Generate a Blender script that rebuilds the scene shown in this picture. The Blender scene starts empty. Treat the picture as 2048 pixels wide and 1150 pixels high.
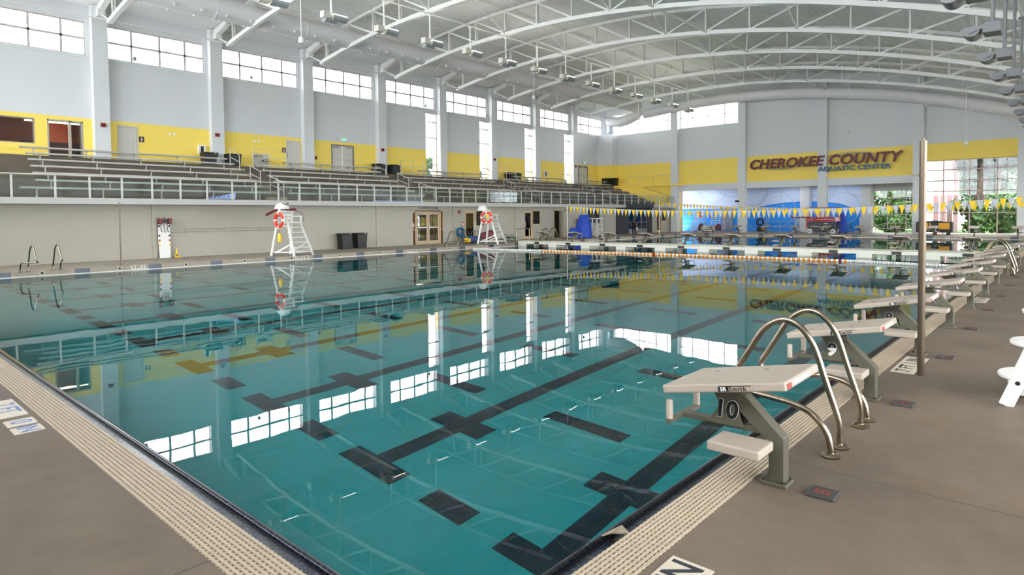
import bpy, math, random
from mathutils import Vector, Matrix
PI = math.pi
random.seed(7)
SC = bpy.context.scene
COL = SC.collection

# ---------------------------------------------------------------- helpers
def lin(c):
    return tuple(((v/255.0)/12.92 if v/255.0 <= .04045 else (((v/255.0)+.055)/1.055)**2.4) for v in c)

MATS = {}
def mat(name, rgb, rough=.5, metal=0.0, var=0.0, scale=4.0, bump=0.0, bscale=30.0, spec=.5, coat=0.0):
    """procedural paint / metal / plastic: base colour with a little noise variation and bump"""
    if name in MATS: return MATS[name]
    m = bpy.data.materials.new(name); m.use_nodes = True
    nt = m.node_tree; n = nt.nodes; l = nt.links
    b = n['Principled BSDF']
    c = lin(rgb) + (1,)
    b.inputs['Base Color'].default_value = c
    b.inputs['Roughness'].default_value = rough
    b.inputs['Metallic'].default_value = metal
    b.inputs['Specular IOR Level'].default_value = spec
    if coat: b.inputs['Coat Weight'].default_value = coat
    if var or bump:
        tc = n.new('ShaderNodeTexCoord')
    if var:
        nz = n.new('ShaderNodeTexNoise'); nz.inputs['Scale'].default_value = scale; nz.inputs['Detail'].default_value = 5
        l.new(tc.outputs['Object'], nz.inputs['Vector'])
        r = n.new('ShaderNodeValToRGB')
        r.color_ramp.elements[0].position = .3; r.color_ramp.elements[1].position = .7
        r.color_ramp.elements[0].color = tuple(v*(1-var) for v in c[:3]) + (1,)
        r.color_ramp.elements[1].color = tuple(min(1, v*(1+var)) for v in c[:3]) + (1,)
        l.new(nz.outputs['Fac'], r.inputs['Fac']); l.new(r.outputs['Color'], b.inputs['Base Color'])
    if bump:
        nb = n.new('ShaderNodeTexNoise'); nb.inputs['Scale'].default_value = bscale; nb.inputs['Detail'].default_value = 4
        l.new(tc.outputs['Object'], nb.inputs['Vector'])
        bp = n.new('ShaderNodeBump'); bp.inputs['Strength'].default_value = bump; bp.inputs['Distance'].default_value = .02
        l.new(nb.outputs['Fac'], bp.inputs['Height']); l.new(bp.outputs['Normal'], b.inputs['Normal'])
    MATS[name] = m
    return m

def emit(name, rgb, strength):
    if name in MATS: return MATS[name]
    m = bpy.data.materials.new(name); m.use_nodes = True
    nt = m.node_tree; nt.nodes.remove(nt.nodes['Principled BSDF'])
    e = nt.nodes.new('ShaderNodeEmission'); e.inputs['Color'].default_value = lin(rgb)+(1,); e.inputs['Strength'].default_value = strength
    nt.links.new(e.outputs[0], nt.nodes['Material Output'].inputs[0])
    MATS[name] = m
    return m

def glassmat(name, tint=(1, 1, 1), refl=.08):
    """thin pane: transparent with a weak fresnel-like mirror"""
    if name in MATS: return MATS[name]
    m = bpy.data.materials.new(name); m.use_nodes = True
    nt = m.node_tree; n = nt.nodes; n.remove(n['Principled BSDF'])
    t = n.new('ShaderNodeBsdfTransparent'); t.inputs[0].default_value = tint+(1,)
    g = n.new('ShaderNodeBsdfGlossy'); g.inputs['Roughness'].default_value = .02
    f = n.new('ShaderNodeFresnel'); f.inputs[0].default_value = 1.45
    k = n.new('ShaderNodeMath'); k.operation = 'MULTIPLY'; k.inputs[1].default_value = refl*12
    mx = n.new('ShaderNodeMixShader')
    nt.links.new(f.outputs[0], k.inputs[0]); nt.links.new(k.outputs[0], mx.inputs[0])
    nt.links.new(t.outputs[0], mx.inputs[1]); nt.links.new(g.outputs[0], mx.inputs[2])
    nt.links.new(mx.outputs[0], n['Material Output'].inputs[0])
    MATS[name] = m
    return m

class MB:
    def __init__(s): s.v = []; s.f = []; s.m = []; s.cur = 0
    def face(s, idx): s.f.append(idx); s.m.append(s.cur)
    def poly(s, pts):
        k = len(s.v); s.v += [tuple(p) for p in pts]; s.face(list(range(k, k+len(pts))))
    def box(s, x0, x1, y0, y1, z0, z1):
        k = len(s.v)
        s.v += [(x0,y0,z0),(x1,y0,z0),(x1,y1,z0),(x0,y1,z0),(x0,y0,z1),(x1,y0,z1),(x1,y1,z1),(x0,y1,z1)]
        for q in ((0,3,2,1),(4,5,6,7),(0,1,5,4),(1,2,6,5),(2,3,7,6),(3,0,4,7)): s.face([k+i for i in q])
    def obox(s, M, dx, dy, dz):
        k = len(s.v)
        for sx,sy,sz in ((-1,-1,-1),(1,-1,-1),(1,1,-1),(-1,1,-1),(-1,-1,1),(1,-1,1),(1,1,1),(-1,1,1)):
            s.v.append(tuple(M @ Vector((sx*dx/2, sy*dy/2, sz*dz/2))))
        for q in ((0,3,2,1),(4,5,6,7),(0,1,5,4),(1,2,6,5),(2,3,7,6),(3,0,4,7)): s.face([k+i for i in q])
    def bar(s, p0, p1, w, h, up=(0,0,1)):
        """rectangular bar from p0 to p1"""
        p0 = Vector(p0); p1 = Vector(p1); d = p1-p0; L = d.length
        if L < 1e-6: return
        z = d/L; u = Vector(up)
        if abs(z.dot(u)) > .99: u = Vector((1,0,0))
        x = u.cross(z).normalized(); y = z.cross(x)
        M = Matrix(((x.x,y.x,z.x,(p0.x+p1.x)/2),(x.y,y.y,z.y,(p0.y+p1.y)/2),(x.z,y.z,z.z,(p0.z+p1.z)/2),(0,0,0,1)))
        s.obox(M, w, h, L)
    def tube(s, pts, r, n=8, caps=True):
        pts = [Vector(p) for p in pts]
        rr = r if isinstance(r, (list, tuple)) else [r]*len(pts)
        k0 = len(s.v); prev = None
        for i, p in enumerate(pts):
            if i == 0: t = pts[1]-p
            elif i == len(pts)-1: t = p-pts[-2]
            else: t = (pts[i+1]-p).normalized() + (p-pts[i-1]).normalized()
            t.normalize()
            if prev is None:
                u = Vector((0,0,1)) if abs(t.z) < .9 else Vector((1,0,0))
                a = t.cross(u).normalized()
            else:
                a = (prev - t*prev.dot(t)).normalized()
            prev = a; b = t.cross(a)
            for j in range(n):
                an = 2*PI*j/n
                s.v.append(tuple(p + (a*math.cos(an)+b*math.sin(an))*rr[i]))
        for i in range(len(pts)-1):
            for j in range(n):
                q = k0+i*n; s.face([q+j, q+(j+1)%n, q+n+(j+1)%n, q+n+j])
        if caps:
            s.face([k0+j for j in range(n)][::-1]); q = k0+(len(pts)-1)*n; s.face([q+j for j in range(n)])
    def cyl(s, p0, p1, r, n=12): s.tube([p0, p1], r, n)
    def prism(s, pts, axis, a, b):
        """2D outline extruded along axis x|y|z between a and b"""
        def P(u, v, w):
            return (w,u,v) if axis == 'x' else ((u,w,v) if axis == 'y' else (u,v,w))
        k = len(s.v); n = len(pts)
        s.v += [P(u,v,a) for u,v in pts] + [P(u,v,b) for u,v in pts]
        s.face([k+i for i in range(n)][::-1]); s.face([k+n+i for i in range(n)])
        for i in range(n): s.face([k+i, k+(i+1)%n, k+n+(i+1)%n, k+n+i])
    def lathe(s, prof, c=(0,0,0), n=20, axis='z'):
        k = len(s.v)
        for r, h in prof:
            for j in range(n):
                a = 2*PI*j/n; u = r*math.cos(a); v = r*math.sin(a)
                p = (u,v,h) if axis == 'z' else ((h,u,v) if axis == 'x' else (v,h,u))
                s.v.append((c[0]+p[0], c[1]+p[1], c[2]+p[2]))
        for i in range(len(prof)-1):
            for j in range(n):
                q = k+i*n; s.face([q+j, q+(j+1)%n, q+n+(j+1)%n, q+n+j])
        if prof[0][0] > 1e-4: s.face([k+j for j in range(n)][::-1])
        if prof[-1][0] > 1e-4:
            q = k+(len(prof)-1)*n; s.face([q+j for j in range(n)])
    def torus(s, c, R, r, n=28, m=10, axis='z', a0=0, a1=2*PI):
        full = abs(a1-a0-2*PI) < 1e-6
        pts = []
        for i in range(n + (0 if full else 1)):
            a = a0+(a1-a0)*i/n
            for j in range(m):
                b = 2*PI*j/m; q = R+r*math.cos(b); u = q*math.cos(a); v = q*math.sin(a); w = r*math.sin(b)
                p = (u,v,w) if axis == 'z' else ((w,u,v) if axis == 'x' else (u,w,v))
                pts.append((c[0]+p[0], c[1]+p[1], c[2]+p[2]))
        k = len(s.v); s.v += pts
        for i in range(n):
            i2 = (i+1) % n if full else i+1
            for j in range(m):
                s.face([k+i*m+j, k+i2*m+j, k+i2*m+(j+1)%m, k+i*m+(j+1)%m])
    def build(s, name, m, parent=None, smooth=False, bevel=0, loc=None, seg=2):
        me = bpy.data.meshes.new(name); me.from_pydata(s.v, [], s.f)
        ms = m if isinstance(m, (list, tuple)) else [m]
        for x in ms: me.materials.append(x)
        if len(ms) > 1: me.polygons.foreach_set('material_index', s.m)
        me.update()
        o = bpy.data.objects.new(name, me); COL.objects.link(o)
        if parent is not None: o.parent = parent
        if loc is not None: o.location = loc
        if smooth:
            me.polygons.foreach_set('use_smooth', [True]*len(me.polygons))
            try: me.set_sharp_from_angle(angle=math.radians(40))
            except Exception: pass
        if bevel:
            b = o.modifiers.new('edge', 'BEVEL'); b.width = bevel; b.segments = seg; b.limit_method = 'ANGLE'
        return o

def tag(o, label=None, cat=None, group=None, kind=None):
    if label: o['label'] = label
    if cat: o['category'] = cat
    if group: o['group'] = group
    if kind: o['kind'] = kind
    return o
def thing(name, label, cat, loc=(0,0,0), rz=0, group=None):
    o = bpy.data.objects.new(name, None); COL.objects.link(o)
    o.location = loc; o.rotation_euler = (0,0,rz); o.empty_display_size = .1
    return tag(o, label, cat, group)
def kids(o): return [c for c in CH.get(o.name, ())]
CH = {}
def index_children():
    CH.clear()
    for o in COL.objects:
        if o.parent: CH.setdefault(o.parent.name, []).append(o)
def dup(o, loc=None, rz=None, label=None, parent=None):
    """copy of a thing with copies of its parts and sub-parts (meshes shared)"""
    c = o.copy(); COL.objects.link(c)
    if parent is not None: c.parent = parent
    if loc is not None: c.location = loc
    if rz is not None: c.rotation_euler = (0,0,rz)
    if label: c['label'] = label
    for ch in list(CH.get(o.name, ())): dup(ch, parent=c)
    return c
def struct(name, mb, m, parent=None, **k):
    o = mb.build(name, m, parent, **k)
    if parent is None: o['kind'] = 'structure'
    return o
def wall_cells(mb, axis, w0, w1, u0, u1, v0, v1, holes):
    """wall slab between w0..w1 on axis ('x' or 'y'), spanning u (other horizontal) and v (height), with rectangular holes"""
    us = sorted({u0, u1} | {h for H in holes for h in H[:2] if u0 < h < u1})
    vs = sorted({v0, v1} | {h for H in holes for h in H[2:] if v0 < h < v1})
    def solid(i, j):
        a = (us[i]+us[i+1])/2; b = (vs[j]+vs[j+1])/2
        return not any(H[0] < a < H[1] and H[2] < b < H[3] for H in holes)
    for i in range(len(us)-1):
        j = 0
        while j < len(vs)-1:
            if not solid(i, j): j += 1; continue
            k = j
            while k+1 < len(vs)-1 and solid(i, k+1): k += 1
            if axis == 'x': mb.box(w0, w1, us[i], us[i+1], vs[j], vs[k+1])
            else: mb.box(us[i], us[i+1], w0, w1, vs[j], vs[k+1])
            j = k+1
def text_mesh(name, body, size, m, parent, M, shear=0.0, extrude=.01, bold=0.0, align='CENTER', spacing=1.0):
    """lettering as its own mesh"""
    cu = bpy.data.curves.new(name, 'FONT'); cu.body = body; cu.size = size; cu.shear = shear
    cu.extrude = extrude; cu.offset = bold; cu.align_x = align; cu.align_y = 'CENTER'; cu.space_character = spacing
    t = bpy.data.objects.new(name, cu); COL.objects.link(t)
    dg = bpy.context.evaluated_depsgraph_get(); dg.update()
    me = bpy.data.meshes.new_from_object(t.evaluated_get(dg))
    bpy.data.objects.remove(t); bpy.data.curves.remove(cu)
    me.transform(M); me.materials.clear(); me.materials.append(m)
    me.name = name
    o = bpy.data.objects.new(name, me); COL.objects.link(o)
    if parent is not None: o.parent = parent
    return o
def frameM(origin, x, y):
    x = Vector(x).normalized(); y = Vector(y).normalized(); z = x.cross(y)
    return Matrix(((x.x,y.x,z.x,origin[0]),(x.y,y.y,z.y,origin[1]),(x.z,y.z,z.z,origin[2]),(0,0,0,1)))

# ---------------------------------------------------------------- camera
F_PX, CY_PX = 1261.015, 474.057
YAW, PITCH, ROLL = 0.73176274, -0.03363004, -0.00923999
cam = bpy.data.cameras.new('camera'); camo = bpy.data.objects.new('camera', cam); COL.objects.link(camo)
fw = Vector((-math.sin(YAW)*math.cos(PITCH), math.cos(YAW)*math.cos(PITCH), math.sin(PITCH)))
rt = Vector((math.cos(YAW), math.sin(YAW), 0)); up = rt.cross(fw)
r2 = rt*math.cos(ROLL)+up*math.sin(ROLL); u2 = -rt*math.sin(ROLL)+up*math.cos(ROLL)
camo.matrix_world = Matrix(((r2.x,u2.x,-fw.x,0),(r2.y,u2.y,-fw.y,0),(r2.z,u2.z,-fw.z,1.8),(0,0,0,1)))
cam.sensor_width = 36.0; cam.lens = F_PX*36.0/2048
cam.shift_y = (CY_PX-575.0)/2048.0
cam.clip_start = .05; cam.clip_end = 600
SC.camera = camo
SC.view_settings.view_transform = 'Standard'; SC.view_settings.look = 'None'
SC.view_settings.gamma = 1.0; SC.view_settings.use_curve_mapping = False
# ---------------------------------------------------------------- materials
ZD = 0.2            # near deck level; water at ZW, far decks at ZL
ZW, ZL = -0.03, 0.15
WHITE = mat('wall_paint', (214,216,217), .55, var=.02, scale=.6)
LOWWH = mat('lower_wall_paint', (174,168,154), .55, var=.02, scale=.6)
STEELW = mat('white_steel', (226,226,222), .4)
FRAMEB = mat('window_frame', (196,188,182), .45)
DECKM = mat('roof_deck_paint', (238,238,236), .5)
CHROME = mat('stainless', (150,136,118), .24, metal=1.0)
ALU = mat('aluminium', (190,188,182), .38, metal=.85)
RAILM = mat('rail_paint', (196,194,186), .4)
BLACK = mat('black_plastic', (14,14,15), .45)
DOORP = mat('door_paint', (205,200,190), .5)
RED = mat('red_plastic', (190,32,28), .4)
DRED = mat('dark_red', (110,22,26), .45)
YEL = mat('yellow_paint', (246,200,30), .5)
ORANGE = mat('orange_plastic', (242,150,44), .4)
WPLAS = mat('white_plastic', (228,226,220), .38)
BLUECL = mat('blue_cover', (16,62,168), .6, bump=.3, bscale=6)
BRICK = mat('pale_masonry', (206,184,182), .8, var=.08, scale=6)
GLASS = glassmat('clear_glass', (.96,.98,.98), .06)
GLASSG = glassmat('guard_glass', (.88,.92,.92), .006)
DGLASS = glassmat('dim_glass', (.55,.60,.60), .14)

def two_tone(name, hi, lo, z):
    m = bpy.data.materials.new(name); m.use_nodes = True; nt = m.node_tree; n = nt.nodes; l = nt.links
    b = n['Principled BSDF']; b.inputs['Roughness'].default_value = .55
    g = n.new('ShaderNodeNewGeometry'); s = n.new('ShaderNodeSeparateXYZ'); l.new(g.outputs['Position'], s.inputs[0])
    k = n.new('ShaderNodeMath'); k.operation = 'LESS_THAN'; k.inputs[1].default_value = z; l.new(s.outputs['Z'], k.inputs[0])
    mx = n.new('ShaderNodeMix'); mx.data_type = 'RGBA'; l.new(k.outputs[0], mx.inputs['Factor'])
    mx.inputs['A'].default_value = lin(hi)+(1,); mx.inputs['B'].default_value = lin(lo)+(1,)
    l.new(mx.outputs['Result'], b.inputs['Base Color']); return m
PAINT2 = two_tone('two_tone_paint', (214,216,218), (252,222,100), 6.78)

def concrete(name, rgb, joints=True):
    m = bpy.data.materials.new(name); m.use_nodes = True; nt = m.node_tree; n = nt.nodes; l = nt.links
    b = n['Principled BSDF']; b.inputs['Roughness'].default_value = .62; b.inputs['Specular IOR Level'].default_value = .35
    g = n.new('ShaderNodeNewGeometry')
    nz = n.new('ShaderNodeTexNoise'); nz.inputs['Scale'].default_value = 1.1; nz.inputs['Detail'].default_value = 8; nz.inputs['Roughness'].default_value = .65
    l.new(g.outputs['Position'], nz.inputs['Vector'])
    r = n.new('ShaderNodeValToRGB'); c = lin(rgb)
    r.color_ramp.elements[0].position = .32; r.color_ramp.elements[0].color = (c[0]*.74,c[1]*.74,c[2]*.76,1)
    r.color_ramp.elements[1].position = .68; r.color_ramp.elements[1].color = (c[0]*1.18,c[1]*1.16,c[2]*1.13,1)
    l.new(nz.outputs['Fac'], r.inputs['Fac']); out = r.outputs['Color']
    n2 = n.new('ShaderNodeTexNoise'); n2.inputs['Scale'].default_value = 60; n2.inputs['Detail'].default_value = 3
    l.new(g.outputs['Position'], n2.inputs['Vector'])
    r2_ = n.new('ShaderNodeValToRGB'); r2_.color_ramp.elements[0].color = (.86,.86,.86,1); r2_.color_ramp.elements[1].color = (1.08,1.08,1.08,1)
    l.new(n2.outputs['Fac'], r2_.inputs['Fac'])
    mu = n.new('ShaderNodeMix'); mu.data_type = 'RGBA'; mu.blend_type = 'MULTIPLY'; mu.inputs['Factor'].default_value = 1
    l.new(out, mu.inputs['A']); l.new(r2_.outputs['Color'], mu.inputs['B']); out = mu.outputs['Result']
    # rusty blotches
    n3 = n.new('ShaderNodeTexNoise'); n3.inputs['Scale'].default_value = 2.3; n3.inputs['Detail'].default_value = 4
    l.new(g.outputs['Position'], n3.inputs['Vector'])
    r3 = n.new('ShaderNodeValToRGB'); r3.color_ramp.elements[0].position = .58; r3.color_ramp.elements[0].color = (0,0,0,1); r3.color_ramp.elements[1].position = .8
    l.new(n3.outputs['Fac'], r3.inputs['Fac'])
    mr = n.new('ShaderNodeMix'); mr.data_type = 'RGBA'; l.new(r3.outputs['Color'], mr.inputs['Factor'])
    l.new(out, mr.inputs['A']); mr.inputs['B'].default_value = (c[0]*.95,c[1]*.8,c[2]*.55,1); out = mr.outputs['Result']
    if joints:
        s = n.new('ShaderNodeSeparateXYZ'); l.new(g.outputs['Position'], s.inputs[0])
        ms = []
        for ax, per, off in (('Y', 2.63, 1.55), ('X', 4.1, -3.0)):
            a = n.new('ShaderNodeMath'); a.operation = 'SUBTRACT'; a.inputs[1].default_value = off; l.new(s.outputs[ax], a.inputs[0])
            p = n.new('ShaderNodeMath'); p.operation = 'PINGPONG'; p.inputs[1].default_value = per/2; l.new(a.outputs[0], p.inputs[0])
            q = n.new('ShaderNodeMath'); q.operation = 'LESS_THAN'; q.inputs[1].default_value = .0035; l.new(p.outputs[0], q.inputs[0])
            side_ = n.new('ShaderNodeMath'); side_.operation = 'LESS_THAN' if ax == 'X' else 'GREATER_THAN'; side_.inputs[1].default_value = -1.5; l.new(s.outputs['X'], side_.inputs[0])
            k_ = n.new('ShaderNodeMath'); k_.operation = 'MULTIPLY'; l.new(q.outputs[0], k_.inputs[0]); l.new(side_.outputs[0], k_.inputs[1]); ms.append(k_)
        mxn = n.new('ShaderNodeMath'); mxn.operation = 'MAXIMUM'; l.new(ms[0].outputs[0], mxn.inputs[0]); l.new(ms[1].outputs[0], mxn.inputs[1])
        mj = n.new('ShaderNodeMix'); mj.data_type = 'RGBA'; l.new(mxn.outputs[0], mj.inputs['Factor'])
        l.new(out, mj.inputs['A']); mj.inputs['B'].default_value = (.03,.028,.025,1); out = mj.outputs['Result']
    l.new(out, b.inputs['Base Color'])
    bp = n.new('ShaderNodeBump'); bp.inputs['Strength'].default_value = .15; bp.inputs['Distance'].default_value = .01
    l.new(n2.outputs['Fac'], bp.inputs['Height']); l.new(bp.outputs['Normal'], b.inputs['Normal'])
    return m
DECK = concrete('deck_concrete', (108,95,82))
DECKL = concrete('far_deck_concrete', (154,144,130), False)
TERR = concrete('terrace_concrete', (104,94,82), False)

def tile(name, rgb, grout, size=.05, gap=.07, rough=.25, wavy=0):
    m = bpy.data.materials.new(name); m.use_nodes = True; nt = m.node_tree; n = nt.nodes; l = nt.links
    b = n['Principled BSDF']; b.inputs['Roughness'].default_value = rough
    g = n.new('ShaderNodeNewGeometry'); s = n.new('ShaderNodeSeparateXYZ'); l.new(g.outputs['Position'], s.inputs[0])
    last = None
    for ax in 'XY':
        p = n.new('ShaderNodeMath'); p.operation = 'PINGPONG'; p.inputs[1].default_value = size/2; l.new(s.outputs[ax], p.inputs[0])
        q = n.new('ShaderNodeMath'); q.operation = 'LESS_THAN'; q.inputs[1].default_value = size*gap/2; l.new(p.outputs[0], q.inputs[0])
        if last is None: last = q
        else:
            a = n.new('ShaderNodeMath'); a.operation = 'MAXIMUM'; l.new(last.outputs[0], a.inputs[0]); l.new(q.outputs[0], a.inputs[1]); last = a
    mx = n.new('ShaderNodeMix'); mx.data_type = 'RGBA'; l.new(last.outputs[0], mx.inputs['Factor'])
    mx.inputs['A'].default_value = lin(rgb)+(1,); mx.inputs['B'].default_value = lin(grout)+(1,)
    l.new(mx.outputs['Result'], b.inputs['Base Color'])
    if wavy:
        w = n.new('ShaderNodeTexNoise'); w.inputs['Scale'].default_value = 38; w.inputs['Detail'].default_value = 3
        l.new(g.outputs['Position'], w.inputs['Vector'])
        bp = n.new('ShaderNodeBump'); bp.inputs['Strength'].default_value = wavy; bp.inputs['Distance'].default_value = .02
        l.new(w.outputs['Fac'], bp.inputs['Height'])
        b.inputs['Coat Weight'].default_value = 1.0; b.inputs['Coat Roughness'].default_value = .03
        l.new(bp.outputs['Normal'], b.inputs['Coat Normal'])
    return m
NAVY = tile('navy_mosaic', (18,26,52), (60,78,104))
NAVYR = tile('navy_rim', (13,18,34), (44,52,66), .05, .1, .15)
GUTT = tile('gutter_tile', (34,46,66), (92,96,88), .05, .08, .2, wavy=1.0)
PLASTER = mat('pool_plaster', (222,232,230), .7, var=.05, scale=1.5)

def water():
    m = bpy.data.materials.new('pool_water'); m.use_nodes = True; nt = m.node_tree; n = nt.nodes; l = nt.links
    n.remove(n['Principled BSDF'])
    g = n.new('ShaderNodeNewGeometry')
    w = n.new('ShaderNodeTexNoise'); w.inputs['Scale'].default_value = .9; w.inputs['Detail'].default_value = 2.5; w.inputs['Roughness'].default_value = .45
    l.new(g.outputs['Position'], w.inputs['Vector'])
    bp = n.new('ShaderNodeBump'); bp.inputs['Strength'].default_value = .06; bp.inputs['Distance'].default_value = .03
    l.new(w.outputs['Fac'], bp.inputs['Height'])
    rf = n.new('ShaderNodeBsdfRefraction'); rf.inputs['IOR'].default_value = 1.333; rf.inputs['Roughness'].default_value = 0
    rf.inputs['Color'].default_value = (.12,.63,.66,1)
    gl = n.new('ShaderNodeBsdfGlossy'); gl.inputs['Roughness'].default_value = 0
    fr = n.new('ShaderNodeFresnel'); fr.inputs['IOR'].default_value = 1.333
    mx = n.new('ShaderNodeMixShader')
    for x in (rf, gl, fr): l.new(bp.outputs['Normal'], x.inputs['Normal'])
    l.new(fr.outputs[0], mx.inputs[0]); l.new(rf.outputs[0], mx.inputs[1]); l.new(gl.outputs[0], mx.inputs[2])
    l.new(mx.outputs[0], n['Material Output'].inputs[0]); return m
WATER = water()

# ---------------------------------------------------------------- pool, decks
PX0, PX1, PY0, PY1 = -25.25, -2.0, 1.757, 51.5
b = MB()
b.box(-1.43, 8, -3, 58.6, -.5, ZD)
b.box(-38, -1.43, -3, 1.2, -.5, ZD)
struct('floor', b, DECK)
b = MB()
b.box(-29.4, PX0, 1.2, 58.9, -.5, ZL); b.box(PX0, -1.43, PY1, 58.9, -.5, ZL)
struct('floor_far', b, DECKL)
ZF = -2.2
b = MB()
b.box(PX0-.3, PX1+.3, PY0-.3, PY1+.3, ZF-.2, ZF)
b.box(PX0-.25, PX0, PY0, PY1, ZF, -.05); b.box(PX1, PX1+.25, PY0, PY1, ZF, -.2)
b.box(PX0, PX1, PY0-.25, PY0, ZF, -.2); b.box(PX0, PX1, PY1, PY1+.25, ZF, -.05)
basin = struct('pool_basin', b, PLASTER)
b = MB(); zt = ZF+.004
def mark(x0, x1, y0, y1): b.box(x0, x1, y0, y1, ZF-.01, zt)
LX = [-3.25-2.35*k for k in range(10)]
for x in LX:
    mark(x-.46, x+.46, 3.83, 4.11); mark(x-.125, x+.125, 4.11, 49.2)
    mark(x-.42, x-.125, 5.12, 5.46); mark(x+.125, x+.42, 5.12, 5.46)
    mark(x-.46, x+.46, 49.2, 49.48)
for k, x in enumerate(LX[:-1]):
    xm = x-1.175
    mark(xm-.29, xm+.29, 3.85, 4.12)
    for j in range(1, 20):
        y = 4.0+2.24*j
        mark(xm-.56, xm+.56, y-.12, y+.12)
b.build('lane_marking', NAVY, basin)
b = MB(); k = 0
b.poly([(PX0, PY0, ZW), (PX1, PY0, ZW), (PX1, PY1, ZW), (PX0, PY1, ZW)])
wtr = struct('pool_water', b, WATER)
# rolled rim and sloping gutter on the near and right sides
def bull(x, side):
    return
b = MB()
for (p0, p1) in (((-1.976, 1.734, -.034), (-1.976, 28.5, -.034)), ((-1.976, 1.733, -.034), (-25.3, 1.733, -.034))):
    b.tube([p0, p1], .026, 12)
b.tube([(-1.976, 28.5, -.034), (-1.976, 51.5, -.034)], .026, 12)
rim = struct('trim_1', b, NAVYR, smooth=True)
b = MB()
b.poly([(-1.66, 1.45, -.042), (-1.98, 1.73, -.042), (-1.98, 51.5, -.042), (-1.66, 51.5, -.042)])
b.poly([(-25.4, 1.45, -.042), (-25.4, 1.73, -.042), (-1.98, 1.73, -.042), (-1.66, 1.45, -.042)])
struct('trim_2', b, GUTT)
# grating: parallel bars over cross ribs
def grating(name, label, x0, x1, y0, y1, along):
    t = thing(name, label, 'grating', ((x0+x1)/2, (y0+y1)/2, ZD))
    g = MB(); nb = 9
    w = (x1-x0) if along == 'y' else (y1-y0)
    p = w/nb
    for i in range(nb):
        a = (x0 if along == 'y' else y0)+p*i
        if along == 'y': g.box(a+.0055, a+p-.0055, y0, y1, ZD-.05, ZD+.004)
        else: g.box(x0, x1, a+.0055, a+p-.0055, ZD-.05, ZD+.004)
    o = g.build('grating_bars', GRATE, t); o.location = (-(x0+x1)/2, -(y0+y1)/2, -ZD)
    g = MB()
    L0, L1 = (y0, min(y1, 14)) if along == 'y' else (x0, x1)
    n_ = int((L1-L0)/.038)
    for i in range(n_):
        a = L0+.038*i
        if along == 'y': g.box(x0, x1, a, a+.015, ZD-.018, ZD+.001)
        else: g.box(a, a+.015, y0, y1, ZD-.018, ZD+.001)
    if along == 'y' and y1 > 14: g.box(x0, x1, 14, y1, ZD-.018, ZD-.009)
    o = g.build('cross_rib', GRATE, t); o.location = (-(x0+x1)/2, -(y0+y1)/2, -ZD); o['kind'] = 'stuff'
    g = MB(); g.box(x0, x1, y0, y1, ZD-.16, ZD-.1)
    o = g.build('drain_channel', BLACK, t); o.location = (-(x0+x1)/2, -(y0+y1)/2, -ZD)
    return t
GRATE = mat('grate_plastic', (178,160,138), .5, var=.04, scale=8)
grating('gutter_grating', 'long cream slotted gutter grating under the numbered starting blocks', -1.658, -1.432, 1.44, 51.5, 'y')
grating('gutter_grating', 'cream slotted gutter grating along the near end of the pool, bottom left', -25.4, -1.432, 1.2, 1.44, 'x')
# raised far-side curb: lip line and dark lane tiles
b = MB()
b.box(PX0, PX0+.07, 1.7, PY1, -.06, -.008); b.box(PX0, -1.7, PY1-.07, PY1, -.06, -.008)
struct('trim_3', b, WPLAS)

# ---------------------------------------------------------------- left window wall
WX = -36.4
YC = [4.2+5.645*k for k in range(10)]           # pilaster / truss lines
holes = []; clere = []; tall = []
for k in range(9):
    y0, y1 = YC[k]+.42, YC[k+1]-.52
    clere.append((y0, y1, 9.87, 11.5)); holes.append(clere[-1])
for y0, y1 in ((31.0,32.12),(36.7,37.82),(42.36,43.47),(48.1,49.22)):
    tall.append((y0, y1, 4.66, 9.58)); holes.append(tall[-1])
DOORS = {1:(10.59,11.53,4.66,6.6), 2:(19.77,20.71,4.66,6.6), 3:(22.92,24.64,4.66,6.6), 4:(50.26,51.87,4.66,6.65)}
for d in DOORS.values(): holes.append(d)
holes += [(4.35,7.2,5.38,6.58), (7.66,9.12,4.66,6.6)]
b = MB(); wall_cells(b, 'x', -36.75, WX, -3, 55.6, 4.3, 13.2, holes)
struct('wall_left', b, PAINT2)
b = MB(); wall_cells(b, 'x', -36.97, -36.75, -3, 55.6, 4.3, 13.2, [((h[0],h[1],h[2]-.3,h[3]+.7) if h[3] > 11 else h) for h in holes])
struct('wall_left_outer', b, BRICK)
for i, y in enumerate(YC[:-1]):
    b = MB(); b.box(WX, WX+.4, y-.34, y+.34, 4.66, 12.3)
    struct('trim_%d' % (10+i), b, WHITE)
b = MB()
for s in clere: b.box(WX, WX+.05, s[0]-.05, s[1]+.05, 9.74, 9.86)
struct('trim_20', b, WHITE)
wn = [0]
def window(axis, w, u0, u1, v0, v1, us, vs, fr=.05, depth=.07, m=FRAMEB, glass=GLASS, thick=.07):
    """mullioned window: frame + one pane sheet; us, vs are mullion positions"""
    wn[0] += 1
    g = MB()
    def bx(a0, a1, b0, b1):
        if axis == 'x': g.box(w-depth/2, w+depth/2, a0, a1, b0, b1)
        else: g.box(a0, a1, w-depth/2, w+depth/2, b0, b1)
    bx(u0, u0+fr, v0, v1); bx(u1-fr, u1, v0, v1); bx(u0+fr, u1-fr, v0, v0+fr); bx(u0+fr, u1-fr, v1-fr, v1)
    for u in us: bx(u-thick/2, u+thick/2, v0+fr, v1-fr)
    for v in vs: bx(u0+fr, u1-fr, v-thick/2, v+thick/2)
    o = struct('window_%d' % wn[0], g, m)
    p = MB()
    if axis == 'x': p.box(w-.006, w+.006, u0+.02, u1-.02, v0+.02, v1-.02)
    else: p.box(u0+.02, u1-.02, w-.006, w+.006, v0+.02, v1-.02)
    p.build('pane', glass, o)
    return o
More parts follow.
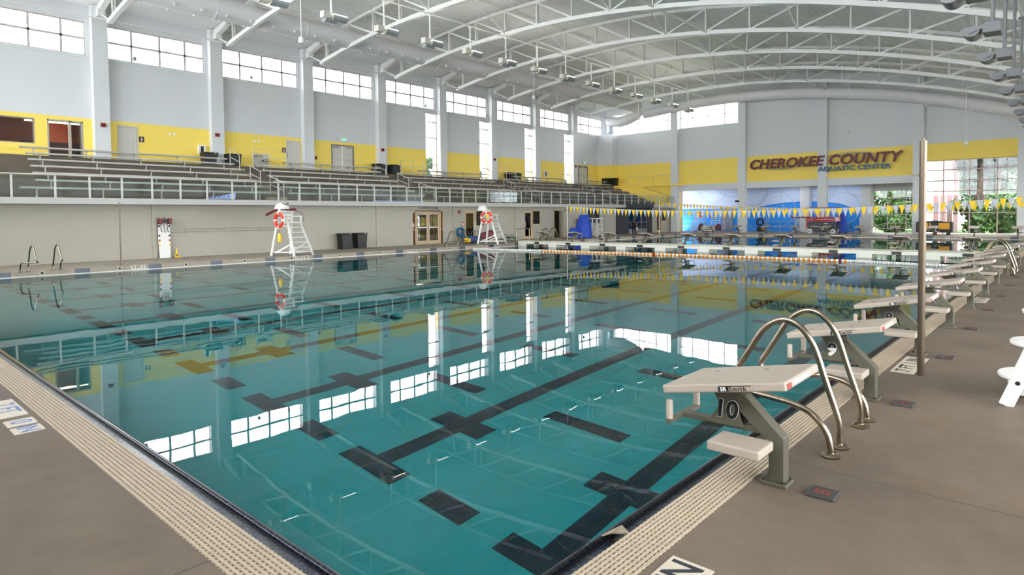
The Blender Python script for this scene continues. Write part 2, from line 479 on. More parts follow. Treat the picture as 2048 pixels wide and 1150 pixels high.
for y0, y1, z0, z1 in clere:
    window('x', -36.5, y0, y1, z0, z1, [y0+(y1-y0)*f for f in (.235,.52,.79)], [(z0+z1)/2+.02], thick=.10)
for y0, y1, z0, z1 in tall:
    window('x', -36.5, y0, y1, z0, z1, [], [5.7, 7.75, 8.9][:3])
# ---------------------------------------------------------------- far wall
FY = 55.0
CX = [-28.43,-21.98,-15.41,-8.82,-2.75]
fh = [(-35.6,-28.9,9.85,11.95), (-28.15,-22.45,9.85,11.95), (-28.15,-9.15,.15,4.0), (-8.48,-3.1,.15,5.55)]
b = MB(); wall_cells(b, 'y', FY, FY+.4, -36.4, 8, .15, 13.6, fh)
struct('wall_far', b, PAINT2)
b = MB(); wall_cells(b, 'y', FY+.4, FY+.8, -36.4, 8, .15, 13.6, fh)
struct('wall_far_outer', b, BRICK)
for i, x in enumerate(CX):
    b = MB(); b.box(x-.34, x+.34, FY-.42, FY+.05, ZL, 12.4)
    struct('trim_%d' % (21+i), b, WHITE)
b = MB(); b.box(-28.1, -9.15, FY-.16, FY, 4.0, 4.56)
struct('trim_26', b, WHITE)
b = MB(); b.box(-8.48, -2.4, FY-.02, FY+.01, 5.55, 6.78); b.box(-2.41, 8, FY-.02, FY+.01, 4.5, 6.78)
b.box(-9.2, 8, FY-.012, FY+.01, .15, 4.56) if False else None
struct('trim_27', b, mat('band_yellow', (252,222,100), .55))
window('y', FY+.3, -35.6, -28.9, 9.85, 11.95, [-34.5,-32.6,-30.7,-29.5], [10.8])
window('y', FY+.3, -28.15, -22.45, 9.85, 11.95, [-26.9,-25.3,-23.8], [10.8])
# recess walls
b = MB()
b.box(-31.5, -12.65, 58.8, 59.1, .15, 4.4); b.box(-31.8, -31.5, FY+.8, 59.1, .15, 4.4)
b.box(-12.9, -12.65, 58.0, 58.8, .15, 4.4)
b.box(-12.65, -8.5, 58.8, 59.1, 3.6, 4.4); b.box(-9.85, -8.5, 58.8, 59.1, .15, 3.6); b.box(-8.7, -8.5, FY+.8, 58.8, .15, 4.4)
wall_rec = struct('wall_recess', b, WHITE)
b = MB(); b.box(-31.8, -8.5, FY+.4, 59.1, 4.4, 4.6); struct('ceiling_recess', b, WHITE)
window('y', 58.9, -12.65, -9.85, .45, 3.6, [-11.6,-10.3], [2.9,1.6,2.25][:2])
# lower bays between door wall and far wall
b = MB(); b.box(-36.4, -28.1, FY-.01, FY+.02, 2.4, 4.6)
struct('trim_28', b, mat('band_yellow', (252,222,100), .55))
# corner chase
b = MB(); b.box(-36.4, -34.7, 53.7, FY, 4.66, 9.85)
struct('trim_29', b, PAINT2)
b = MB(); b.box(-34.72, -34.66, 53.72, 53.9, 4.66, 4.7); 
# big glazed wall on the right of the far wall
window('y', FY+.3, -8.48, -3.1, .15, 5.55, [-7.34,-5.78,-4.21], [4.84,4.06,3.29,1.73], m=mat('mullion_paint', (196,176,166), .45))
# ---------------------------------------------------------------- unseen right and near walls, glazing added and sized to light the hall
rh = [(-2.6+5.8*k, 2.9+5.8*k, .3, 5.3) for k in range(10)]
b = MB(); wall_cells(b, 'x', 7.5, 7.9, -3.4, 55.4, 0, 6.4, rh)
struct('wall_right', b, WHITE)
for h in rh: window('x', 7.7, h[0], h[1], h[2], h[3], [h[0]+1.83, h[0]+3.66], [2.0, 3.7])
nh = [(-36+6.4*k, -30.2+6.4*k, 4.2, 10.4) for k in range(6)]
b = MB(); wall_cells(b, 'y', -3.4, -3.0, -37.5, 8, 0, 13.6, nh)
struct('wall_near', b, WHITE)
for h in nh: window('y', -3.2, h[0], h[1], h[2], h[3], [h[0]+1.4, h[0]+2.8, h[0]+4.2], [6.2, 8.3])
# ---------------------------------------------------------------- roof
XC, ZC, RB, RT, RD = -23.7, -51.88, 64.0, 65.3, 65.46
def arc(x, R): return ZC+math.sqrt(R*R-(x-XC)**2)
b = MB()
xs = []; x = -37.5
pr = []
while x < 8.0:
    for dx, dz in ((0,0),(.2,0),(.22,.016),(.28,.016)):
        xx = x+dx; pr.append((xx, arc(xx, RD)+dz))
    x += .30
k = len(pr)
b.v = [(x, -3.4, z) for x, z in pr]+[(x, 55.8, z) for x, z in pr]
for i in range(k-1): b.face([i, i+1, k+i+1, k+i])
j = len(b.v)
b.v += [(x, y, arc(x, RD)+.4) for y in (-3.4, 55.8) for x in (-37.5,-30,-22,-14,-6,0,8)]
for i in range(6): b.face([j+i, j+i+1, j+7+i+1, j+7+i])
struct('ceiling', b, DECKM)
# ---------------------------------------------------------------- light: overcast sky through the windows
W = bpy.data.worlds.new('sky'); SC.world = W; W.use_nodes = True
nt = W.node_tree; bg = nt.nodes['Background']
bg.inputs['Color'].default_value = (.95,.965,1.0,1); bg.inputs['Strength'].default_value = 7.0
SC.cycles.use_adaptive_sampling = True; SC.cycles.adaptive_threshold = .02; SC.cycles.max_bounces = 9; SC.cycles.diffuse_bounces = 4; SC.cycles.glossy_bounces = 5
SC.cycles.transmission_bounces = 6; SC.cycles.transparent_max_bounces = 12
SC.cycles.caustics_reflective = False; SC.cycles.caustics_refractive = True
SC.cycles.blur_glossy = .5; SC.cycles.sample_clamp_indirect = 6.0
SC.cycles.use_denoising = True
SC.view_settings.exposure = 1.25
# ---------------------------------------------------------------- spectator terrace and lower wall
b = MB()
prof = [(-28.38,2.42),(-28.38,2.62)]
z = 2.65
prof += [(-28.42,2.65)]
for i in range(1,7):
    x = -28.8-.9*i
    prof += [(x,2.65+.335*(i-1)),(x,2.65+.335*i)]
prof += [(-36.4,4.66),(-36.4,2.42)]
b.prism(prof, 'y', -3, 53.2)
terr = struct('floor_terrace', b, TERR)
AIS = [4.2, 15.45, 25.05, 35.0, 45.1]
for a in AIS:
    g = MB()
    for i in range(1,7):
        x = -28.8-.9*i; z = 2.65+.335*(i-1)
        g.box(x, x+.42, a-.48, a+.48, z, z+.17)
    g.build('aisle_step', mat('step_concrete', (150,140,116), .7, var=.06), terr)
b = MB()
b.box(-28.42, -28.28, -3, 45.88, 2.40, 2.64); b.box(-28.42, -28.28, 50.35, 55, 2.40, 2.64)
b.box(-36.4, -28.3, 53.2, 55, 2.42, 2.60)
struct('trim_40', b, mat('fascia_paint', (186,184,178), .55))
lw = [(23.5,25.9,.15,2.17),(27.68,28.7,.15,2.17),(28.75,29.67,1.15,2.17),(33.43,34.4,.15,2.17),(34.42,35.32,1.15,2.17),
      (36.85,37.8,.15,2.15),(41.2,42.9,1.15,2.42),(47.2,50.4,.15,2.1),(52.1,53.08,.15,2.2),(53.15,54.02,1.18,2.04)]
b = MB(); wall_cells(b, 'x', -29.15, -28.9, -3, 55, .15, 2.42, lw)
struct('wall_lower', b, LOWWH)
b = MB()
b.box(-31.6, -31.4, -3, 55, .15, 2.42); b.box(-31.4, -29.15, 36.2, 36.5, .15, 2.42); b.box(-31.4,-29.15,22.8,23,.15,2.42); b.box(-31.4,-29.15,30,30.2,.15,2.42)
b.box(-31.6, -29.15, -3, 55, 0, .15)
struct('wall_lower_back', b, mat('lobby_paint', (178,160,134), .6))
for i, y in enumerate((9.68,21.02,26.77,32.55,43.6)):
    b = MB(); b.box(-28.9, -28.84, y-.1, y+.1, .15, 2.42); struct('trim_%d' % (41+i), b, LOWWH)
b = MB()
b.box(-28.92, -28.8, 45.25, 47.2, .15, 2.42); b.box(-28.92, -28.8, 50.4, 51.15, .15, 2.42); b.box(-28.92,-28.8,47.2,50.4,2.1,2.42); b.box(-28.95,-28.2,45.9,50.33,2.41,2.72)
struct('trim_47', b, mat('dark_portal', (52,52,56), .5))
b = MB()
b.box(-28.98, -28.86, 47.2, 50.4, .15, .5); b.box(-28.96,-28.88,47.2,50.4,.5,.56); b.box(-28.96,-28.88,47.2,50.4,1.12,1.18)
for y in (47.25,48.4,49.4,50.35): b.box(-28.96,-28.88,y-.03,y+.03,.5,2.1)
dw = struct('window_40', b, mat('portal_frame', (150,150,150), .4, metal=.5))
g = MB(); g.box(-28.93,-28.92,47.2,50.4,.5,2.1); g.build('pane', DGLASS, dw)
# lobby lights behind the doors
def room_lamp(name, label, x0,x1,y0,y1,z, col=(255,236,205), s=9):
    g = MB(); g.box(x0,x1,y0,y1,z-.05,z)
    o = g.build(name, emit('lamp_'+name, col, s)); return tag(o, label, 'ceiling light')
room_lamp('lobby_light', 'small lobby ceiling light behind the locker room glass doors', -30.6,-30.3,23.8,25.6,2.40)
room_lamp('office_light', 'ceiling light in the lower office beside the hose reel', -30.6,-30.3,28,29.4,2.40, s=3)
room_lamp('vestibule_light', 'ceiling light in the dark framed entrance on the lower wall', -30.6,-30.3,47.6,50,2.40, s=5)
dn = [0]
def door_single(x, y0, y1, z0, z1, m, fr=DOORP, glazed=False, hand=1, double=False, gm=DGLASS):
    """door in a wall facing +x: frame, leaf (with pane), handle, closer"""
    dn[0] += 1
    g = MB(); f = .07
    g.box(x-.12, x+.03, y0, y0+f, z0, z1); g.box(x-.12, x+.03, y1-f, y1, z0, z1); g.box(x-.12, x+.03, y0+f, y1-f, z1-f, z1)
    d = struct('door_%d' % dn[0], g, fr)
    leaves = [(y0+f, y1-f)] if not double else [(y0+f, (y0+y1)/2-.01), ((y0+y1)/2+.01, y1-f)]
    for k, (a, c) in enumerate(leaves):
        g = MB()
        if glazed:
            w = .11
            g.box(x-.08, x-.03, a, a+w, z0+.01, z1-f); g.box(x-.08, x-.03, c-w, c, z0+.01, z1-f)
            g.box(x-.08, x-.03, a+w, c-w, z0+.01, z0+.22); g.box(x-.08, x-.03, a+w, c-w, z1-f-w, z1-f)
            lf = g.build('door_leaf', m, d)
            g = MB(); g.box(x-.058, x-.05, a+w, c-w, z0+.22, z1-f-w); g.build('door_pane', gm, lf)
        else:
            g.box(x-.08, x-.03, a, c, z0+.01, z1-f); lf = g.build('door_leaf', m, d)
        g = MB()
        if double:
            yy = c-.06 if k == 0 else a+.06
            g.box(x-.03, x+.05, a+.06, c-.06, z0+.98, z0+1.04)
            g.box(x-.03, x+.03, yy-.03, yy+.03, z0+.9, z0+1.15)
            q = MB(); q.box(x-.03, x+.05, (a+.1) if k == 0 else c-.5, (a+.5) if k == 0 else c-.1, z1-f-.12, z1-f-.05); q.build('door_closer', mat('grey_metal', (130,130,130), .4, metal=.6), lf)
        else:
            yy = (c-.07) if hand > 0 else (a+.07)
            g.box(x-.03, x+.03, yy-.04, yy+.04, z0+.85, z0+1.25)
        g.build('door_handle', ALU, lf)
    return d
door_single(WX, *DOORS[1], DOORP); door_single(WX, *DOORS[2], DOORP, hand=-1)
door_single(WX, *DOORS[3], DOORP, fr=mat('grey_frame', (120,116,108), .5), double=True)
door_single(WX, *DOORS[4], DOORP, fr=mat('grey_frame', (120,116,108), .5), double=True)
TAN = mat('tan_frame', (196,172,140), .45)
door_single(-28.9, 23.75, 25.66, .15, 2.1, TAN, fr=TAN, glazed=True, double=True)
for i,(a,c) in enumerate(((23.5,23.74),(25.67,25.9))):
    b = MB(); b.box(-28.98,-28.9,a,a+.04,.15,2.17); b.box(-28.98,-28.9,c-.04,c,.15,2.17); b.box(-28.98,-28.9,a,c,1.0,1.06); b.box(-28.98,-28.9,a,c,2.1,2.17)
    w_ = struct('window_%d' % (41+i), b, TAN); g = MB(); g.box(-28.95,-28.94,a,c,.15,2.1); g.build('pane', glassmat('brown_glass',(.5,.3,.2),.1), w_)
door_single(-28.9, 27.68, 28.7, .15, 2.17, TAN, fr=TAN, glazed=True)
window('x', -28.98, 28.75, 29.67, 1.15, 2.17, [], [], m=TAN, glass=DGLASS)
door_single(-28.9, 33.43, 34.4, .15, 2.17, TAN, fr=TAN, glazed=True, hand=-1)
window('x', -28.98, 34.42, 35.32, 1.15, 2.17, [], [], m=TAN, glass=DGLASS)
door_single(-28.9, 52.1, 53.08, .15, 2.2, TAN, fr=TAN, glazed=True)
window('x', -28.98, 53.15, 54.02, 1.18, 2.04, [], [], m=TAN, glass=DGLASS)
window('x', -28.98, 41.2, 42.9, 1.15, 2.42, [42.0], [], m=mat('grey_frame', (120,116,108), .5), glass=DGLASS)
# open store-room door leaf and opening frame
b = MB(); b.box(-28.93,-28.86,36.8,36.86,.15,2.2); b.box(-28.93,-28.86,37.79,37.85,.15,2.2); b.box(-28.93,-28.86,36.8,37.85,2.14,2.2)
dd = struct('door_20', b, TAN); g = MB(); g.box(-28.86,-28.82,37.88,39.28,.17,2.1); lf = g.build('door_leaf', LOWWH, dd)
g = MB(); g.box(-28.82,-28.78,39.1,39.2,1.0,1.06); g.build('door_handle', ALU, lf)
g = MB(); g.box(-28.86,-28.8,38.0,38.7,2.12,2.2); g.build('door_closer', mat('grey_metal', (130,130,130), .4, metal=.6), dd)
# concession counter opening (upper left): frame, pane, dark kitchen behind
window('x', -36.5, 4.35, 7.2, 5.38, 6.58, [], [], m=mat('alu_frame', (170,164,150), .4), glass=DGLASS)
b = MB(); b.box(-36.55,-36.4,7.66,7.73,4.66,6.6); b.box(-36.55,-36.4,8.52,8.62,4.66,6.6); b.box(-36.55,-36.4,9.05,9.12,4.66,6.6); b.box(-36.55,-36.4,7.66,9.12,6.53,6.6)
d_ = struct('door_21', b, mat('alu_frame', (170,164,150), .4)); g = MB(); g.box(-36.5,-36.49,8.6,9.06,4.68,6.54); g.build('door_pane', DGLASS, d_)
KIT = mat('kitchen_paint', (150,88,62), .6)
for i_, q_ in enumerate(((-40.2,-40.0,3.5,10.0,4.6,7.1),(-40.0,-37.55,3.3,3.5,4.6,7.1),(-40.0,-37.55,9.6,9.8,4.6,7.1))):
    b = MB(); b.box(*q_); struct('wall_kitchen_%d' % (i_+1), b, KIT)
b = MB(); b.box(-40.2,-37.5,3.3,9.8,7.1,7.3); struct('ceiling_kitchen', b, KIT)
b = MB(); b.box(-40.2,-37.5,3.3,9.8,4.4,4.6); struct('floor_kitchen', b, KIT)
room_lamp('kitchen_light', 'fluorescent tube glowing in the concession room, upper left', -38.6,-38.4,7.2,9.5,6.75, s=7)  # tube stands free below the kitchen ceiling
b = MB(); b.box(-38.9,-38.3,7.0,9.4,4.6,5.7); 
tag(b.build('kitchen_counter', mat('dark_counter', (30,24,20), .5)), 'dark counter inside the open concession doorway', 'counter')
b = MB(); b.box(-38.6,-38.0,4.6,5.9,4.6,5.9); b.box(-38.5,-38.1,4.8,5.7,5.9,6.0)
tag(b.build('drink_machine', mat('dark_counter', (30,24,20), .5)), 'dark machine behind the concession window, upper left', 'machine')
# ---------------------------------------------------------------- benches
PLANK = mat('bench_alu', (166,164,156), .4, metal=.35)
ordn = ['lowest','second','third','fourth','fifth','sixth','top']
secn = ['leftmost section of the stand','second section from the left','middle section of the stand','fourth section from the left','far right section of the stand']
S0 = [5.25,15.95,25.7,35.6,45.7]; S1 = [14.95,24.5,34.4,44.4,51.6]
T0 = [6.25,18.6,28.74,38.84,49.3]; T1 = [15.3,25.45,35.6,45.75,52.66]
def bench(sec, i):
    y0 = S0[sec]+.1*i+(.55 if (sec == 0 and i >= 1) else 0); y1 = S1[sec]+.06*i
    if i == 6: y0, y1 = T0[sec], T1[sec]
    x = -29.2-.9*i; zt = 3.06+.335*i; zb = 2.65+.335*i
    t = thing('bleacher_bench', 'aluminium bench, %s row, %s' % (ordn[i], secn[sec]), 'bench', (x, (y0+y1)/2, zb), group='aluminium benches on the concrete stand')
    g = MB(); L = y1-y0
    g.box(-.13,.13,-L/2,L/2,zt-zb-.045,zt-zb)
    g.box(-.13,-.12,-L/2,L/2,zt-zb-.07,zt-zb-.045); g.box(.12,.13,-L/2,L/2,zt-zb-.07,zt-zb-.045)
    g.build('seat_plank', PLANK, t)
    n = max(2, int(round(L/1.85)))
    for k in range(n):
        yy = -L/2+.5+(L-1.0)*k/(n-1)
        g = MB(); g.bar((0,yy,0),(0,yy,zt-zb-.05),.05,.05); g.box(-.11,.11,yy-.035,yy+.035,zt-zb-.09,zt-zb-.046); g.box(-.09,.09,yy-.05,yy+.05,0,.012)
        g.build('bench_post', PLANK, t)
    return t
for s in range(5):
    for i in range(7): bench(s, i)
# ---------------------------------------------------------------- front guard rail in five lengths
posts = [2.65,3.75,4.85]+[6.15+1.1*k for k in range(45)]
runs = [posts[0:11], posts[10:20], posts[19:29], posts[28:38], posts[37:48]]
rl = ['leftmost length of the glass guard rail above the pool deck','second length of the glass guard rail, over the dark bins','middle length of the glass guard rail, over the locker room doors','fourth length of the glass guard rail, over the red and white chair','far length of the glass guard rail, over the dark entrance']
for r, lab in zip(runs, rl):
    r = [p for p in r if p < 54.95]
    t = thing('guard_rail', lab, 'railing', (-28.34, r[0], 2.64), group='front guard rail of the stand')
    g = MB(); g.tube([(0,0,.84),(0,r[-1]-r[0],.84)], .024, 8); g.build('top_rail', RAILM, t, smooth=True)
    for i, p in enumerate(r if r is runs[-1] else r[:-1] if r[-1] < 53 else r):
        g = MB(); g.box(-.03,.03,p-r[0]-.03,p-r[0]+.03,-.02,.80); g.bar((0,p-r[0],.8),(0,p-r[0],.84),.03,.03); g.box(-.05,.05,p-r[0]-.06,p-r[0]+.06,-.02,.0)
        g.build('rail_post', RAILM, t)
    for i in range(len(r)-1):
        g = MB(); g.box(-.005,.005,r[i]-r[0]+.05,r[i+1]-r[0]-.05,.08,.76); g.build('glass_panel', GLASSG, t)
# aisle handrails: three sloping segments per aisle
segs = [(-28.75,2.65,-30.1,2.985,'lower'),(-31.1,3.32,-32.2,3.655,'middle'),(-33.4,4.325,-34.5,4.66,'upper')]
an = ['at the left end of the stand','in the first aisle','in the second aisle','in the third aisle','in the fourth aisle']
for ai, a in enumerate(AIS):
    if ai == 0: continue
    for (xa, za, xb, zb, nm) in segs:
        t = thing('aisle_handrail', '%s sloping handrail %s of the stand' % (nm, an[ai]), 'handrail', (xa, a, za), group='aisle handrails')
        h = .88; dx = xb-xa; dz = zb-za
        g = MB(); g.tube([(0,0,0),(0,0,h-.05),(-.05,0,h),(dx+.05,0,dz+h),(dx,0,dz+h-.05),(dx,0,dz)], .02, 8); g.build('rail_loop', RAILM, t, smooth=True)
        g = MB(); g.tube([(0,0,h*.55),(dx,0,dz+h*.55)], .017, 8); g.build('middle_rail', RAILM, t, smooth=True)
for ai, (ya, yb) in enumerate(((16.6,18.6),(26.9,28.9),(36.4,38.7),(46.7,49.2))):
    t = thing('platform_railing', 'rectangular railing at the top %s of the stand' % an[ai+1], 'railing', (-34.25, ya, 4.66), group='top platform railings')
    L = yb-ya; g = MB(); g.tube([(0,0,0),(0,0,1.0),(0,L,1.0),(0,L,0)], .02, 8); g.build('rail_loop', RAILM, t, smooth=True)
    g = MB(); g.tube([(0,0,.55),(0,L,.55)], .016, 8); g.build('middle_rail', RAILM, t, smooth=True)
    g = MB(); g.tube([(0,L/2,0),(0,L/2,1.0)], .016, 8); g.build('rail_post', RAILM, t, smooth=True)
# far end platform and stair rails
t = thing('landing_railing', 'long thin railing on the yellow landing of the far wall', 'railing', (-33.3, 54.2, 4.66))
g = MB(); g.tube([(0,0,0),(0,0,.85),(5.85,0,.85),(5.85,0,0)], .018, 8); g.build('rail_loop', RAILM, t, smooth=True)
for k in range(1,4):
    g = MB(); g.tube([(1.46*k,0,0),(1.46*k,0,.85)], .015, 8); g.build('rail_post', RAILM, t, smooth=True)
t = thing('wall_handrail', 'sloping handrail fixed on the yellow far wall', 'handrail', (-32.1, 54.85, 4.6))
g = MB(); g.tube([(0,.1,0),(0,0,0),(3.0,0,-1.05),(4.1,0,-1.15),(4.1,.1,-1.15)], .02, 8); g.build('rail_tube', mat('grey_metal', (130,130,130), .4, metal=.6), t, smooth=True)
b = MB(); b.box(-33.4,-27.4,54.5,55.0,4.5,4.66); struct('trim_50', b, mat('band_yellow', (252,222,100), .55))
# ---------------------------------------------------------------- things on the window wall
DKRED = mat('alarm_red', (150,26,26), .4)
for y, z, lab in ((9.86,6.48,'on the first pilaster from the left'),(15.41,6.48,'on the second pilaster from the left'),(26.72,6.45,'on the fourth pilaster from the left'),(38.0,6.47,'on the pilaster between the second and third tall windows'),(49.3,6.48,'on the last pilaster before the far corner')):
    t = thing('fire_alarm', 'small red fire alarm box '+lab, 'alarm', (-36.0,y,z), group='fire alarm boxes')
    g = MB(); g.box(0,.07,-.11,.11,-.1,.1); g.build('alarm_body', DKRED, t)
    g = MB(); g.box(.07,.085,-.06,.06,-.05,.05); g.build('alarm_lens', mat('dark_lens', (60,10,10), .2), t)
for x, y, z, lab in ((WX,21.75,5.62,'beside the white double doors up on the stand'),(-28.91,27.22,2.08,'beside the lower office door')):
    t = thing('fire_alarm', 'small red fire alarm box '+lab, 'alarm', (x,y,z), group='fire alarm boxes')
    g = MB(); g.box(0,.07,-.1,.1,-.1,.1); g.build('alarm_body', DKRED, t); g = MB(); g.box(.07,.085,-.05,.05,-.05,.05); g.build('alarm_lens', mat('dark_lens', (60,10,10), .2), t)
SGNM = mat('sign_maroon', (62,30,34), .5); SGNW = mat('sign_white', (235,235,230), .5)
for y, lab in ((11.7,'dark restroom sign right of the first white door'),(19.62,'dark restroom sign left of the second white door')):
    t = thing('restroom_sign', lab, 'sign', (WX,y,5.96)); g = MB(); g.box(0,.02,-.12,.12,-.14,.14); g.build('sign_plate', SGNM, t)
    g = MB(); g.lathe([(0.0001,0),(.022,0),(.022,.006),(0.0001,.006)], (.02,0,.075), 12, 'x'); g.box(.02,.026,-.035,.035,-.03,.045); g.box(.02,.026,-.028,-.004,-.1,-.03); g.box(.02,.026,.004,.028,-.1,-.03); g.build('person_symbol', SGNW, t)
EXG = emit('exit_green', (120,225,190), .9)
for y, lab in ((23.87,'exit sign over the white double doors halfway along the stand'),(51.27,'exit sign over the door in the far left corner')):
    t = thing('exit_sign', lab, 'sign', (WX,y,6.95)); g = MB(); g.box(0,.08,-.2,.2,-.12,.12); g.build('sign_body', mat('sign_case', (205,215,210), .5), t)
    text_mesh('exit_lettering', 'EXIT', .17, EXG, t, frameM((.083,0,0),(0,1,0),(0,0,1)), extrude=.002, bold=.004)
    g = MB(); g.bar((.04,0,-.12),(.04,0,-.24),.04,.04); g.build('sign_stem', SGNW, t)
for y, lab in ((14.7,'white extinguisher cabinet on the yellow wall beside two black bins'),(45.1,'white extinguisher cabinet between the last two tall windows')):
    t = thing('extinguisher_cabinet', lab, 'cabinet', (WX,y,5.62)); g = MB(); g.box(0,.14,-.19,.19,-.26,.26); g.build('cabinet_body', SGNW, t)
    g = MB(); g.box(.14,.145,-.08,.08,-.2,.2); g.build('cabinet_window', mat('dark_glass', (30,32,36), .2), t)
t = thing('drinking_fountain', 'steel drinking fountain in a pale wall panel up on the stand', 'fountain', (WX,18.1,4.66))
g = MB(); g.box(0,.03,-.46,.5,0,1.0); g.build('wall_panel', mat('steel_panel', (186,184,170), .4, metal=.3), t)
for yy, zz in ((-.2,.84),(.25,.6)):
    g = MB(); g.box(.03,.38,yy-.2,yy+.2,zz-.1,zz); g.lathe([(.14,0),(.16,.02)], (.22,yy,zz), 14); g.build('fountain_basin', CHROME, t, bevel=.02)
g = MB()
for k in range(3): g.box(.03,.035,.0+.13*k,.1+.13*k,.2,.3)
g.build('vent_slot', BLACK, t)
for y, lab in ((13.2,'pair of small white wall boxes on the yellow wall, left bay'),(17.9,'pair of small white wall boxes above the drinking fountain'),(47.4,'pair of small white wall boxes near the last tall window')):
    t = thing('wall_socket', lab, 'wall box', (WX,y,6.36 if y < 40 else 5.5)); 
    for s in (-.12,.12):
        g = MB(); g.box(0,.03,s-.06,s+.06,-.06,.06); g.build('box_cover', SGNW, t)
# security cameras under the windows
for y, z, lab in ((11.45,9.98,'second'),(17.6,9.98,'third'),(30.9,9.95,'fifth'),(37.4,9.95,'sixth'),(50.9,10.1,'last')):
    t = thing('security_camera', 'small grey dome camera at the sill of the %s high window from the left' % lab, 'camera', (WX+.02,y,z), group='dome cameras')
    g = MB(); g.lathe([(.0001,-.14),(.06,-.12),(.09,-.05),(.09,.03),(.05,.09),(.0001,.1)], (.1,0,.1), 12); g.build('camera_dome', mat('grey_plastic', (150,156,160), .4), t, smooth=True)
    g = MB(); g.box(-.02,.1,-.03,.03,-.02,.03); g.build('camera_bracket', mat('grey_plastic', (150,156,160), .4), t)
# chair lettering above the locker room doors
t = thing('locker_room_sign', 'grey lettering LOCKER ROOMS above the tan glass doors', 'sign', (-28.9,24.7,2.3))
text_mesh('sign_lettering', 'LOCKER ROOMS', .21, mat('letter_grey', (120,122,120), .4, metal=.4), t, frameM((.01,0,0),(0,1,0),(0,0,1)), extrude=.01, bold=.002)
t = thing('notice_sign', 'small red and white notice left of the lower office door', 'sign', (-28.9,27.55,1.3)); g = MB(); g.box(0,.015,-.11,.11,-.13,.13); g.build('sign_plate', mat('notice_red', (170,70,70), .5), t)
g = MB(); g.box(.015,.018,-.06,.06,-.06,.07); g.build('sign_field', SGNW, t)
for z, lab in ((1.375,'upper'),(1.25,'lower')):
    t = thing('wall_conduit', '%s grey conduit running along the lower wall behind the left chair' % lab, 'pipe', (-28.86,10.3,z))
    g = MB(); g.tube([(0,0,0),(0,4.75,0),(.0,4.88,-.05),(0,4.92,-.14),(0,4.92,-.5 if z<1.3 else -.2)], .018, 8); g.build('conduit_tube', mat('conduit', (176,172,162), .5), t, smooth=True)
    g = MB()
    for k in range(3): g.box(-.04,.0,.6+1.7*k-.02,.6+1.7*k+.02,-.03,.03)
    g.build('pipe_clip', mat('grey_metal', (130,130,130), .4, metal=.6), t)
# rubbish bins
def bin_(name, label, x, y, z, w=.55, d=.55, h=.75):
    t = thing(name, label, 'bin', (x,y,z), group='black bins')
    g = MB(); g.prism([(-w/2*.86,-d/2*.86),(w/2*.86,-d/2*.86),(w/2*.86,d/2*.86),(-w/2*.86,d/2*.86)], 'z', 0, .02)
    k = len(g.v); a = .86
    g.v += [(-w/2*a,-d/2*a,.02),(w/2*a,-d/2*a,.02),(w/2*a,d/2*a,.02),(-w/2*a,d/2*a,.02),(-w/2,-d/2,h*.9),(w/2,-d/2,h*.9),(w/2,d/2,h*.9),(-w/2,d/2,h*.9)]
    for q in ((0,1,5,4),(1,2,6,5),(2,3,7,6),(3,0,4,7),(4,5,6,7)): g.face([k+i for i in q])
    g.build('bin_body', BLACK, t, bevel=.03)
    g = MB(); g.box(-w/2-.02,w/2+.02,-d/2-.02,d/2+.02,h*.9,h); g.build('bin_lid', BLACK, t, bevel=.03)
    g = MB(); g.box(w/2+.02,w/2+.03,d*.22,d*.32,h*.92,h*.97); g.build('lid_hinge', SGNW, t)
    return t
bin_('trash_bin','black bin on the pool deck, the left of two against the lower wall',-28.45,18.62,ZL,.5,.62,.82)
bin_('trash_bin','black bin on the pool deck, the right of two against the lower wall',-28.45,19.55,ZL,.5,.62,.82)
for y, lab in ((14.85,'left one of two beside the second pilaster'),(16.15,'right one of two beside the second pilaster'),(26.2,'left one of two beside the fourth pilaster'),(27.5,'right one of two beside the fourth pilaster'),(39.6,'left of two in the bay between tall windows'),(40.4,'right of two in the bay between tall windows')):
    bin_('trash_bin','black bin up on the stand walkway, '+lab,-35.75,y,4.66,.6,.75,.78)
bin_('trash_bin','black bin in the far yellow corner, left of two',-35.2,53.3,4.66,.6,.6,.78); bin_('trash_bin','black bin in the far yellow corner, right of two',-34.3,53.35,4.66,.8,.6,.78)
b = MB(); b.v = [(-28.6,11.6,2.68),(-28.62,13.0,2.68),(-28.75,13.1,2.98),(-28.85,12.5,2.83),(-28.8,12.1,2.74)]; b.face([0,1,2,3,4])
b.v += [(x-.02,y,z) for x,y,z in b.v[:5]]; b.face([9,8,7,6,5])
for i in range(5): b.face([i,5+i,5+(i+1)%5,(i+1)%5])
pb = thing('paper_banner', 'pale blue paper banner lying behind the glass guard rail', 'banner', (0,0,0))
b.build('banner_sheet', mat('banner_blue', (176,190,236), .7), pb)
g = MB()
for k in range(5): g.bar((-28.60,11.85+.2*k,2.70+.012*k),(-28.63,11.95+.2*k,2.76+.02*k),.03,.012,(1,0,0))
g.build('painted_letters', mat('banner_ink', (40,70,210), .6), pb)
b = MB(); b.box(-28.75,-28.45,20.6,24.0,2.66,2.70); tag(b.build('folded_banner', mat('banner_blue', (176,190,236), .7)), 'long folded blue and white banner behind the guard rail near the second aisle', 'banner')
